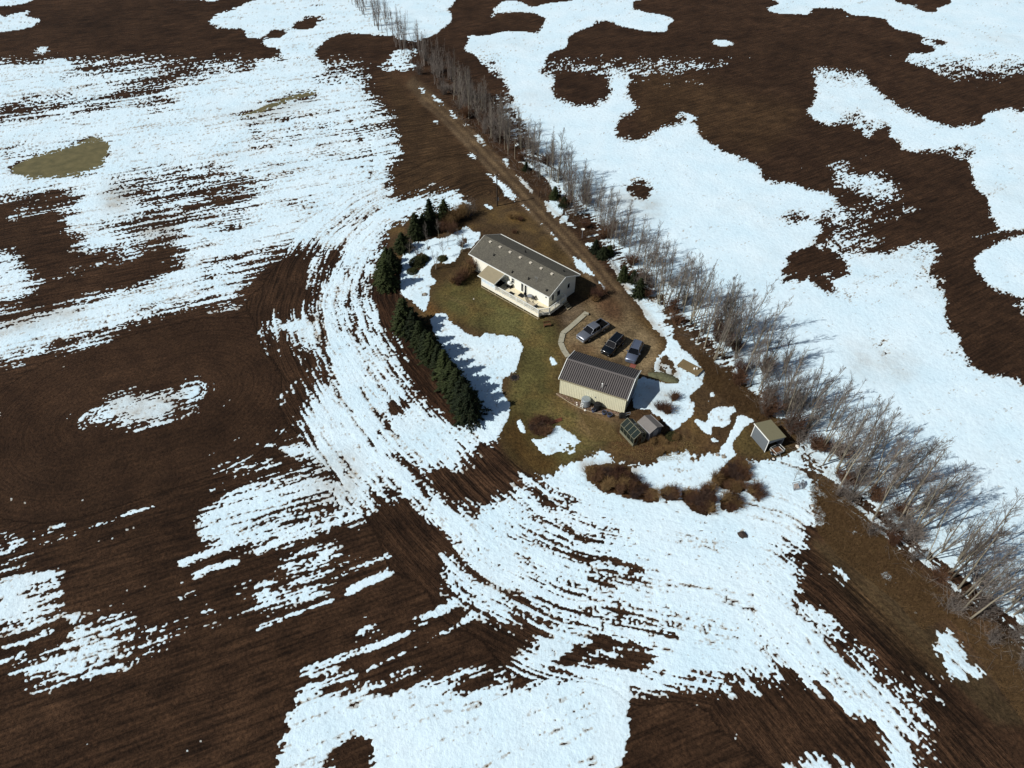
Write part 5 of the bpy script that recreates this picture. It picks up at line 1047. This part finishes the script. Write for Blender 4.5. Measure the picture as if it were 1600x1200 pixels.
def bare_tree(seed, h, stems=1, spread=.55, dens=1.0, rtrunk=.11, crown0=.3):
    rr = random.Random(seed); T = []; B_ = []
    def seg(L, p, q, a, b): L.append((*p, *q, a, b))
    def grow(p, d, L, r, lv):
        n = 4 if lv < 2 else 3; q = p
        for i in range(n):
            d = (d+Vector((rr.uniform(-.12,.12), rr.uniform(-.12,.12), .10))).normalized(); q2 = q+d*L/n; seg(B_, q, q2, max(.0095, r*(1-i/n*.6)), max(.0075, r*(1-(i+1)/n*.6))); q = q2
            if lv < 3:
                k = 2 if lv < 2 else 2
                for _ in range(k):
                    if rr.random() < .85*dens: grow(q, rot(d, rr.uniform(.4,.85), rr.uniform(0,6.28)), L*rr.uniform(.38,.55), r*.5, lv+1)
    for s_ in range(stems):
        az = rr.uniform(0,6.28); lean = (0.0 if stems == 1 else rr.uniform(.08,.24)); d = rot(Vector((0,0,1)), lean+rr.uniform(0,.06), az); p = Vector((rr.uniform(-.2,.2)*(stems > 1), rr.uniform(-.2,.2)*(stems > 1), -.1)); H = h*(1 if s_ == 0 else rr.uniform(.7,.95)); n = 9; r0 = rtrunk*(1 if stems == 1 else .75)
        for i in range(n):
            d = (d+Vector((rr.uniform(-.06,.06), rr.uniform(-.06,.06), .04))).normalized(); q = p+d*H/n; a = r0*(1-i/n*.85); b = r0*(1-(i+1)/n*.85); seg(T, p, q, a, b); f = (i+1)/n
            if f > crown0:
                for _ in range(3 if stems == 1 else 2):
                    if rr.random() < .9*dens: grow(p.lerp(q, rr.random()), rot(d, rr.uniform(.45,.95)*(1.2-f*.55), rr.uniform(0,6.28)), H*spread*(.2+.8*(1-f)**.8)*rr.uniform(.6,1.05)*.62, b*.55+.006, 1)
            p = q
    return T, B_
RAW = []
def tree_proto(nm, seed, tm=BARK, bm=TWIG, **kw):
    T, B_ = bare_tree(seed, **kw); RAW.append((np.array(T), np.array(B_))); o = bpy.data.objects.new(nm, None); o.empty_display_size = .5
    t = bpy.data.objects.new('trunk', prism_mesh('trunk', T, tm, 6)); b = bpy.data.objects.new('branches', prism_mesh('branches', B_, bm, 3)); return (nm, [t.data, b.data], ['trunk', 'branches'])
PROT = []
for i in range(7): PROT.append(tree_proto('bare_tree', 100+i, h=10, stems=1, dens=.86, spread=.52+.05*(i % 3), rtrunk=.10, crown0=.22+.07*(i % 3)))
for i in range(5): PROT.append(tree_proto('bare_tree', 200+i, h=10, stems=3+i % 2, spread=.42, dens=.78, rtrunk=.105, crown0=.34))
def put(proto, loc, s, rz, label, cat, group=None, tilt=(0,0), sz=None):
    nm, ms, pn = proto; o = bpy.data.objects.new(nm, None); col.objects.link(o); o.location = loc; o.rotation_euler = (tilt[0], tilt[1], rz); o.scale = (s, s, sz or s); o.empty_display_size = .5
    tag(o, label, cat, group)
    for m, p in zip(ms, pn): link(p, m, o)
    return o
belt = [(520,-20),(590,45),(640,95),(700,152),(718,170),(742,195),(768,215),(790,238),(820,258),(857,290),(890,320),(915,348),(942,372),(978,405),(1000,440),(1040,487),(1075,512),(1092,540),(1115,560),(1140,578),(1172,608),(1205,650),(1258,700),(1290,745),(1332,790),(1380,842),(1425,878),(1475,940),(1510,975),(1560,1012),(1640,1072),(1750,1160),(1900,1290)]
BW = [P(u, v) for u, v in belt]
LATE = []
def late(o, head, tail, by='top'): LATE.append((o, head, tail, by))
LM = [(110,'beyond the driveway bend'),(150,'where the driveway leaves the frame'),(185,'beside the topmost verge snow strip'),(215,'beside the second verge snow strip'),(250,'uphill of the single tallest tree'),(290,'around the tallest tree above the pole'),(330,'across the drive from the pole'),(372,'uphill of the white dish'),(405,'opposite the house roof'),(440,'opposite the house end'),(490,'at the wide verge snow'),(520,'opposite the black SUV'),(560,'opposite the blue-silver car'),(600,'right of the tan platform'),(640,'above the curved snow channel'),(690,'behind the olive-roofed shed'),(735,'between shed and metal frames'),(780,'right of the metal frames'),(840,'above the little round snow spot'),(890,'above the lone snow patch'),(950,'right of the lone snow patch'),(1010,'above the corner snow patch'),(1100,'right of the corner snow patch'),(2000,'below the corner snow patch')]
def zone(v):
    for a, b in LM:
        if v < a: return b
    return LM[-1][1]
def belt_h(v, rr):
    if v < 240: return rr.uniform(6.5, 9.5)
    if v < 300: return rr.uniform(6.5, 9.5)
    if v < 420: return rr.uniform(6.0, 9)
    if v < 480: return rr.uniform(8, 10)
    if v < 600: return rr.uniform(9, 12.5)
    if v < 700: return rr.uniform(6.5, 10.5)
    return rr.uniform(9, 13)
rr = random.Random(77); trees = []
for (a, b), (pa, pb) in zip(zip(BW, BW[1:]), zip(belt, belt[1:])):
    d = (b-a); L = d.length; d /= L; n = Vector((-d.y, d.x, 0)); n = n if n.x > 0 else -n
    vm = (pa[1]+pb[1])/2; rate = 1.62 if vm < 480 else (1.55 if vm < 700 else 1.6)
    if vm < 150: rate = .75
    if vm > 1060: rate = .7
    k = int(L*rate+rr.random())
    for i in range(k):
        f = rr.random(); off = rr.uniform(-.3, 5.2) if vm < 480 else rr.uniform(-.2, 7.5); v = pa[1]+(pb[1]-pa[1])*f; trees.append((a+d*L*f+n*off, v, belt_h(v, rr), off))
trees += [(P(872,286), 286, 12.0, 1), (P(1118,558), 558, 9.5, 1), (P(1245,655), 655, 10.5, 4), (P(1150,560), 560, 11, 4), (P(1100,520), 520, 11.5, 3)]
print('belt trees', len(trees))
far = [t for t in trees if t[1] < 140 or t[1] > 1075]; trees = [t for t in trees if 140 <= t[1] <= 1075]; FT = []; FB = []
for p, v, h, off in far:
    T_, B2_ = RAW[rr.randrange(12)]; a = rr.uniform(0,6.28); ca, sa = math.cos(a), math.sin(a); w = h/10*.85
    for src, dst in ((T_, FT), (B2_[rr.randrange(4)::4], FB)):
        q = src.copy()
        for o3 in (0, 3):
            x, y = q[:, o3].copy(), q[:, o3+1].copy(); q[:, o3] = p.x+w*(x*ca-y*sa); q[:, o3+1] = p.y+w*(x*sa+y*ca); q[:, o3+2] *= h/10
        q[:, 6:8] *= 1.0 if dst is FT else 1.6; dst.append(q)
tag(link('far_tree_belt', prism_mesh('far_tree_belt', np.concatenate(FT+FB), TWIG, 3)), kind='stuff')
print('individual trees', len(trees))
for i, (p, v, h, off) in enumerate(trees):
    pr_ = rr.choice(PROT[:7] if v < 470 else PROT); sw = h/10*rr.uniform(.85,1.2)*(.88 if v < 470 and h < 11 else 1.0)
    hw = 'tall' if h > 9.3 else ('short' if h < 7.3 else 'medium'); many = pr_ in PROT[7:]; side = 'field edge' if off > 2.8 else 'near edge'
    o = put(pr_, (p.x, p.y, 0), sw, rr.uniform(0,6.28), None, 'tree', f"bare trees in the belt {zone(v)}", (rr.uniform(-.05,.05), rr.uniform(-.05,.06)), h/10)
    late(o, f"{hw} {'many-stemmed' if many else 'single-stemmed'} tree", f", {side}, {zone(v)}")
# small trees in the garden behind the house
for u, v, h, w, lb in ((668,386,5.6,.42,'slim pale bare tree in front of the dark spruces behind the garden'),(686,373,4.2,.4,'short slim pale tree right of the spruces behind the garden'),(681,421,4.6,.6,'spreading bare fruit tree at the snow edge left of the house'),(722,394,4.8,.6,'spreading bare tree in the snow nearest the upper end of the house'),(655,408,4.0,.55,'bare tree in the snow beside the dark juniper'),(693,403,3.6,.5,'small bare tree in the middle of the garden snow'),(640,398,3.4,.5,'low bare tree in the snow nearest the spruces'),(700,385,3.2,.5,'small bare tree in the snow behind the garden middle'),(1240,752,2.6,.35,'thin reddish sapling in the snow above the metal frames'),(716,378,3.0,.4,'thin bare sapling in the upper garden snow')):
    put(rr.choice(PROT[7:] if u in (681,722,655) else PROT[:7]), tuple(P(u,v)), w, rr.uniform(0,6), lb, 'tree', tilt=(0,0), sz=h/10)
# ---------------- spruces
NEED = twig_mat('spruce_needles', (28,36,24), (62,70,40)); NEED2 = twig_mat('juniper_needles', (50,54,32), (76,76,44)); TRK = simple('spruce_bark', (70,54,42), .9)
def spruce(seed, h=7.0, rad=1.9, tiers=26, mat=NEED, gap=.0):
    rs_ = np.random.RandomState(seed); V = []; T = [(0,0,-.1,0,0,h*.97,.13,.02)]; tier_k = .8+.4*rs_.rand(tiers)
    for t in range(tiers):
        f = (t+.5)/tiers; z = h*(.03+.95*f); R_ = rad*(1-f)**.78*tier_k[t]*(1+.1*rs_.randn())+.14; nb = int(4+9*(1-f))
        a0 = rs_.rand()*6.28
        for b in range(nb):
            a = a0+6.283*b/nb+rs_.randn()*.12; Lb = R_*(.55+.75*rs_.rand()); drop = (.10+.28*(1-f))*Lb
            T.append((0,0,z,Lb*.85*math.cos(a),Lb*.85*math.sin(a),z-drop*.6,.02,.008))
            k = int(5+Lb*13)
            s_ = (np.arange(k)+rs_.rand(k))/k; s_ = .12+.9*s_
            px = Lb*s_; side = rs_.randn(k)*.13*Lb*(1.15-s_); dz = -drop*s_**1.3+rs_.randn(k)*.05
            c_, n_2 = math.cos(a), math.sin(a)
            X = px*c_-side*n_2; Y = px*n_2+side*c_; Z = z+dz
            th_ = a+rs_.randn(k)*.7; ln = .18+.2*rs_.rand(k); wd_ = .07+.07*rs_.rand(k); tl = -.25+rs_.randn(k)*.45
            for j in range(k):
                dx, dy, dz2 = math.cos(th_[j])*ln[j], math.sin(th_[j])*ln[j], tl[j]*ln[j]; wx, wy = -math.sin(th_[j])*wd_[j], math.cos(th_[j])*wd_[j]; o_ = (X[j], Y[j], Z[j])
                V.append(((o_[0]-dx*.5+wx, o_[1]-dy*.5+wy, o_[2]-dz2*.5-.03), (o_[0]-dx*.5-wx, o_[1]-dy*.5-wy, o_[2]-dz2*.5-.03), (o_[0]+dx, o_[1]+dy, o_[2]+dz2), (o_[0], o_[1], o_[2]+.06)))
    V = np.array(V); n = len(V); Vf = V.reshape(-1, 3); b = np.arange(n)[:, None]*4
    F = np.concatenate([b+np.array([[0,1,2]]), b+np.array([[0,2,3]]), b+np.array([[2,1,3]])]); return ('spruce_tree', [prism_mesh('trunk', T, TRK, 5), np_mesh('crown', Vf, F, mat, smooth=False)], ['trunk', 'crown'])
SPR = [spruce(1), spruce(2, rad=2.2), spruce(3, rad=1.6), spruce(4, rad=2.0), spruce(5, rad=1.8), spruce(6, rad=2.1)]
spr = [(634,512,7.2,1.2,'broadest dark spruce, at the gap in the snow left of the lawn'),(648,520,5.2,1.0,'short spruce tucked behind the broadest one'),(658,540,6.0,.85,'second spruce down the curved row'),(669,553,5.8,.9,'third spruce down the curved row'),(676,560,6.4,.9,'fourth spruce down the curved row'),(688,577,6.0,.9,'fifth spruce, where the row narrows'),(697,590,6.8,.95,'sixth spruce, level with the tip of the lawn snow'),(707,606,6.4,.95,'seventh spruce in the lower half of the row'),(716,620,6.9,1.0,'eighth spruce, third from the bottom of the row'),(724,634,7.0,1.0,'ninth spruce, last but one at the bottom of the row'),(733,650,7.6,1.05,'tall spruce at the bottom end of the curved row'),(726,648,5.0,.8,'small spruce crowding the bottom end of the row'),
    (606,449,6.2,1.0,'wide dark spruce by the tilled strip left of the garden snow'),(598,438,4.4,.75,'spruce at the field edge above the wide dark one'),(615,422,5.2,.8,'spruce at the upper left of the garden snow'),(606,412,3.8,.8,'small yellowish spruce in the outer row'),(630,390,4.0,.8,'small spruce where the tilled tracks meet the garden snow'),
    (651,371,5.8,.85,'left one of three spruces behind the garden'),(674,356,6.8,.95,'tallest of three spruces behind the garden'),(695,340,4.4,.75,'right one of three spruces, nearest the tan bushes'),(662,366,4.6,.8,'lower spruce between the two taller ones behind the garden'),
    (867,310,3.6,.8,'small dark spruce under the tall bare tree'),(881,322,2.8,.7,'little green spruce beside the snowy verge below the tall bare tree'),(822,266,2.6,.6,'little spruce at the trunk bases above the utility pole'),(930,393,3.6,.75,'young spruce across the driveway behind the white dish'),(942,402,3.2,.7,'second young spruce below the white dish'),(952,398,2.8,.6,'smallest of the young spruces below the white dish'),(973,438,4.4,.7,'dark spruce in the snowy verge above the yard'),(998,462,5.0,.8,'green spruce standing in the verge snow nearest the yard'),(990,440,3.2,.7,'small spruce behind the two in the verge snow')]
for i, (u, v, h, w, lb) in enumerate(spr): put(SPR[(i*5+i//3) % 6], tuple(P(u,v)), w*(1.1 if u < 800 else .85), rr.uniform(0,6), lb, 'spruce', 'spruces around the farmyard', (0,0), h/7*(.84 if u < 800 and v > 500 else (.92 if u < 800 else .75)))
# ---------------- shrubs
def shrub(seed, mat, h=1.6, r=1.1, n=95, nm='bare_shrub'):
    rr2 = random.Random(seed); S1 = []; S2 = []
    for i in range(n):
        a = rr2.uniform(0,6.28); lean = rr2.random()**.6*.75; d = rot(Vector((0,0,1)), lean, a); p = Vector((rr2.gauss(0,.16)*r, rr2.gauss(0,.16)*r, -.03)); L = h*rr2.uniform(.7,1.1); q = p
        for k in range(4):
            d = (d+Vector((rr2.uniform(-.15,.15), rr2.uniform(-.15,.15), .05))).normalized(); q2 = q+d*L/4; S1.append((*q, *q2, .024*(1-k*.18), .024*(1-(k+1)*.18)))
            for _ in range(2 if k else 0):
                e = rot(d, rr2.uniform(.3,.9), rr2.uniform(0,6.28)); q3 = q2+e*L*.25*rr2.uniform(.5,1.1); S2.append((*q2, *q3, .015, .011))
                e2 = rot(e, .5, rr2.uniform(0,6.28)); S2.append((*q3, *(q3+e2*L*.13), .012, .009))
            q = q2
    return (nm, [prism_mesh('stems', S1, mat, 3), prism_mesh('twigs', S2, mat, 3)], ['stems', 'twigs'])
SH_R = [shrub(i, SHRUBM) for i in (1,2,3)]; SH_T = [shrub(i, SHRUBT) for i in (4,5,6)]; SH_D = [shrub(i, twig_mat('dark_shrub_twigs', (52,40,38), (84,66,56)), n=70) for i in (14,15)]; SH_G = [shrub(i, TWIG, 1.9, 1.3, 34) for i in (7,8,9)]
JUN = []
for sd in (1,2):
    rs_ = np.random.RandomState(sd+50); k = 1500; a = rs_.rand(k)*6.28; r_ = np.sqrt(rs_.rand(k)); z_ = rs_.rand(k)**.7*(1-r_**2)*.9+.05; X, Y = r_*np.cos(a), r_*np.sin(a); V = []
    for j in range(k):
        t_ = rs_.rand()*6.28; l_ = .10+.1*rs_.rand(); V += [(X[j]+.05, Y[j], z_[j]), (X[j]-.04, Y[j]+.05, z_[j]+.02), (X[j]+l_*math.cos(t_), Y[j]+l_*math.sin(t_), z_[j]+.12)]
    JUN.append(('juniper_bush', [np_mesh('foliage', np.array(V), np.arange(3*k).reshape(-1,3), NEED2, smooth=False), prism_mesh('stems', [(0,0,0,.4*math.cos(i),.4*math.sin(i),.4,.03,.01) for i in range(6)], TRK, 4)], ['foliage','stems']))
for u, v, w, h, lb in ((652,412,1.5,1.5,'dark spreading juniper in the garden snow'),(662,406,1.1,1.2,'rounded juniper in the garden snow'),(644,425,1.0,.8,'low juniper at the bottom of the garden snow'),(691,405,.9,.8,'small olive juniper right of the garden middle'),(1049,682,.9,.7,'low green tuft on the bare ground right of the tool shed')):
    put(JUN[int(u) % 2], tuple(P(u,v)), w, rr.uniform(0,6), lb, 'juniper', sz=h)
isl = [([(920,742),(934,738),(948,742),(960,750),(972,758),(985,764),(1000,770),(1014,777),(1022,775),(1006,762),(992,750),(978,745),(952,760),(968,770),(990,777),(930,752),(945,766),(966,736)],'in the long thicket of the bush row'),([(1042,772),(1050,770),(1046,778),(1053,777)],'in the small round thicket of the bush row'),
    ([(1073,772),(1080,780),(1090,788),(1098,797),(1108,798),(1112,785),(1108,770),(1100,765),(1112,765),(1085,773),(1100,780),(1076,785)],'in the largest dark thicket of the bush row'),([(1118,750),(1130,742),(1142,732),(1155,724),(1163,732),(1166,745),(1152,750),(1158,762),(1148,768),(1135,762),(1142,745),(1156,742)],'in the thicket below the olive-roofed shed'),
    ([(1132,782),(1140,778),(1149,783),(1142,793),(1150,790)],'in the round thicket above the open snow'),([(1173,768),(1180,766),(1188,774),(1182,778)],'in the smallest thicket, alone on the snow')]
for pts, ph in isl:
    for j, (u, v) in enumerate(pts):
        kd = (0, 1, 2, 1)[j % 4]; o = put(rr.choice((SH_T, SH_R, SH_D)[kd]), tuple(P(u,v)), rr.uniform(.55,.9), rr.uniform(0,6), None, 'shrub', f"shrubs {ph}", sz=rr.uniform(.45,.85)); late(o, f"{('tan','reddish brown','dark')[kd]} shrub", ' '+ph, 'left')
for u, v, w, h, lb, S_ in ((716,445,.95,1.1,'low reddish shrub at the lawn end of the hedge beside the porch',SH_R),(724,438,1.0,1.3,'reddish shrub in the middle of the hedge beside the porch',SH_R),(731,432,1.0,1.4,'brown shrub in the hedge close to the porch',SH_T),(738,425,1.0,1.5,'tallest brown shrub against the end wall of the house',SH_R),(708,442,.8,.7,'tan low shrub at the outer tip of the porch hedge',SH_T),
    (701,355,1.2,1.5,'tan bush right of the three spruces',SH_T),(713,347,1.3,1.6,'large tan bush left of the utility pole',SH_T),(722,341,1.3,1.6,'largest tan bush, in the middle of the bushes by the pole',SH_T),(734,337,1.3,1.5,'grey-brown bush nearest the utility pole',SH_G),(706,365,1.1,1.2,'brown bush at the garden side of the tan bushes',SH_R),(692,362,1.0,1.2,'brown bush directly below the right spruce',SH_R),
    (800,341,.9,.7,'yellowish tuft of tall grass above the house roof',SH_T),(808,342,.7,.6,'small pale tuft beside the yellowish grass above the house',SH_T),(813,345,.6,.5,'low dark tuft right of the yellowish grass above the house',SH_R),(803,364,.6,.4,'low green-brown shrub close behind the house roof',SH_R),(932,466,1.1,.9,'brown shrub at the shaded end of the house',SH_R),(939,461,1.1,.9,'dark shrub beside the driveway at the end of the house',SH_R),(929,470,.7,.6,'yellowish shrub between the house shadow and the yard',SH_T),
    (722,386,.7,.7,'low shrub in the snow close to the house roof',SH_R),(1030,640,.8,.8,'brown shrub in the snow right of the tool shed',SH_R),(1041,644,.9,.9,'reddish shrub in the snow beyond the tool shed',SH_R),(1053,624,.8,.7,'small shrub in the snow right of the workshop shadow',SH_R),(840,590,.1,.1,'',None)):
    if S_: put(rr.choice(S_), tuple(P(u,v)), w, rr.uniform(0,6), lb, 'shrub', sz=h)
# brush heap on the lawn
for j in range(9):
    a = j*.7; r_ = 0 if j == 0 else 1.35; x, y = G(845,668); o = put(rr.choice(SH_R+SH_D), (float(x)+r_*math.cos(a), float(y)+r_*math.sin(a)*.9, 0), .7, a, None, 'shrub', 'shrubs in the round lawn bed', sz=.5); late(o, 'dark leafless shrub', ' in the round lawn bed', 'left')
# garden of dried plants right of the greenhouse
for j in range(16):
    u = 1018+rr.random()*38; v = 684+rr.random()*28; o = put(rr.choice(SH_T), tuple(P(u,v)), .42, rr.uniform(0,6), None, 'plant', 'dried plants right of the greenhouse', sz=.4); late(o, 'dried tan plant clump', ' in the plot right of the greenhouse', 'left')
# undershrubs along the belt, grey and tangled
cnt = 0
for (a, b), (pa, pb) in zip(zip(BW, BW[1:]), zip(belt, belt[1:])):
    d = (b-a); L = d.length; d /= L; n = Vector((-d.y, d.x, 0)); n = n if n.x > 0 else -n; vm = (pa[1]+pb[1])/2
    if vm < 120 or vm > 1100: continue
    dens = 1.15 if 590 < vm < 900 else .55
    for i in range(int(L*dens+rr.random())):
        f = rr.random(); p = a+d*L*f+n*rr.uniform(-1.2,5.5); v = pa[1]+(pb[1]-pa[1])*f; g_ = rr.random() < .7; cnt += 1
        late(None, f"{'grey' if g_ else 'brown'} leafless undershrub", f", tree belt, {zone(v)}"); o = put(rr.choice(SH_G if g_ else SH_R), (p.x, p.y, 0), rr.uniform(.8,1.5), rr.uniform(0,6), None, 'shrub', f"undershrubs {zone(v)}", sz=rr.uniform(.8,1.6)*(1.25 if 590 < vm < 700 else 1)); LATE[-1] = (o,)+LATE[-1][1:]
print('undershrubs', cnt)
# ---------------- dead grass and fallen twigs on the rough ground: nobody could count it
def scatter(name, polys, n, mat, hmin, hmax, seed, lay=.5, rad=.014):
    rs_ = np.random.RandomState(seed); out = []
    for poly in polys:
        w = np.array([G(*p) for p in poly]); lo, hi = w.min(0), w.max(0); pts = lo+rs_.rand(n*3, 2)*(hi-lo); m_ = np.zeros(len(pts), bool); q = np.roll(w, -1, 0)
        for (xa, ya), (xb, yb) in zip(w, q):
            if ya != yb: m_ ^= ((ya > pts[:, 1]) != (yb > pts[:, 1])) & (pts[:, 0] < (xb-xa)*(pts[:, 1]-ya)/(yb-ya)+xa)
        out.append(pts[m_][:n])
    p = np.concatenate(out); k = len(p); h = hmin+(hmax-hmin)*rs_.rand(k); a = rs_.rand(k)*6.28; l_ = rs_.rand(k)*lay*2
    S_ = np.stack([p[:, 0], p[:, 1], np.full(k, .0), p[:, 0]+np.cos(a)*h*l_, p[:, 1]+np.sin(a)*h*l_, h*np.sqrt(np.clip(1-(l_/2)**2, .15, 1)), np.full(k, rad), np.full(k, rad*.5)], 1)
    return tag(link(name, prism_mesh(name, S_, mat, 3)), kind='stuff')
DRY = twig_mat('dead_grass', (78,58,38), (122,98,66)); DRY2 = twig_mat('bleached_grass', (110,90,56), (150,130,86))
scatter('dead_grass', [[(1265,760),(1290,750),(1340,795),(1390,850),(1440,900),(1520,975),(1600,1045),(1600,1130),(1550,1060),(1510,1000),(1480,965),(1440,985),(1400,940),(1310,870),(1275,830)]], 26000, DRY, .15, .5, 5, .8)
scatter('dead_grass', [[(1085,545),(1105,560),(1145,582),(1180,620),(1210,655),(1185,660),(1150,640),(1105,605)],[(850,285),(885,320),(935,380),(990,450),(975,440),(900,350)],[(700,155),(760,215),(840,282),(830,285),(760,225)]], 6000, DRY, .15, .5, 6, .8)
scatter('dead_grass', [[(990,655),(1050,670),(1090,700),(1060,720),(1000,720),(950,700)],[(905,645),(950,660),(975,690),(930,690)]], 3500, DRY2, .08, .25, 7, .8, .012)
scatter('fallen_branches', [[(700,160),(790,235),(890,318),(985,420),(1040,480),(1100,530),(1180,590),(1260,690),(1340,770),(1420,850),(1560,980),(1640,1060),(1600,1090),(1400,880),(1290,770),(1170,625),(1080,535),(980,435),(850,305),(720,190)]], 5200, TWIG, .5, 1.6, 8, 1.2, .02)

# ---------------- labels of look-alikes: counted along the row they stand in
ORD = 'first second third fourth fifth sixth seventh eighth ninth tenth eleventh twelfth thirteenth fourteenth fifteenth sixteenth seventeenth eighteenth nineteenth twentieth'.split()
fam = {}
for e in LATE: fam.setdefault(e[1:], []).append(e[0])
for (head, tail, by), os_ in fam.items():
    os_.sort(key=(lambda o: -o.location.y) if by == 'top' else (lambda o: o.location.x))
    for i, o in enumerate(os_): o['label'] = head+tail if len(os_) == 1 else f"{ORD[min(i, 19)]} {head} from {'top' if by == 'top' else 'left'}{tail}"
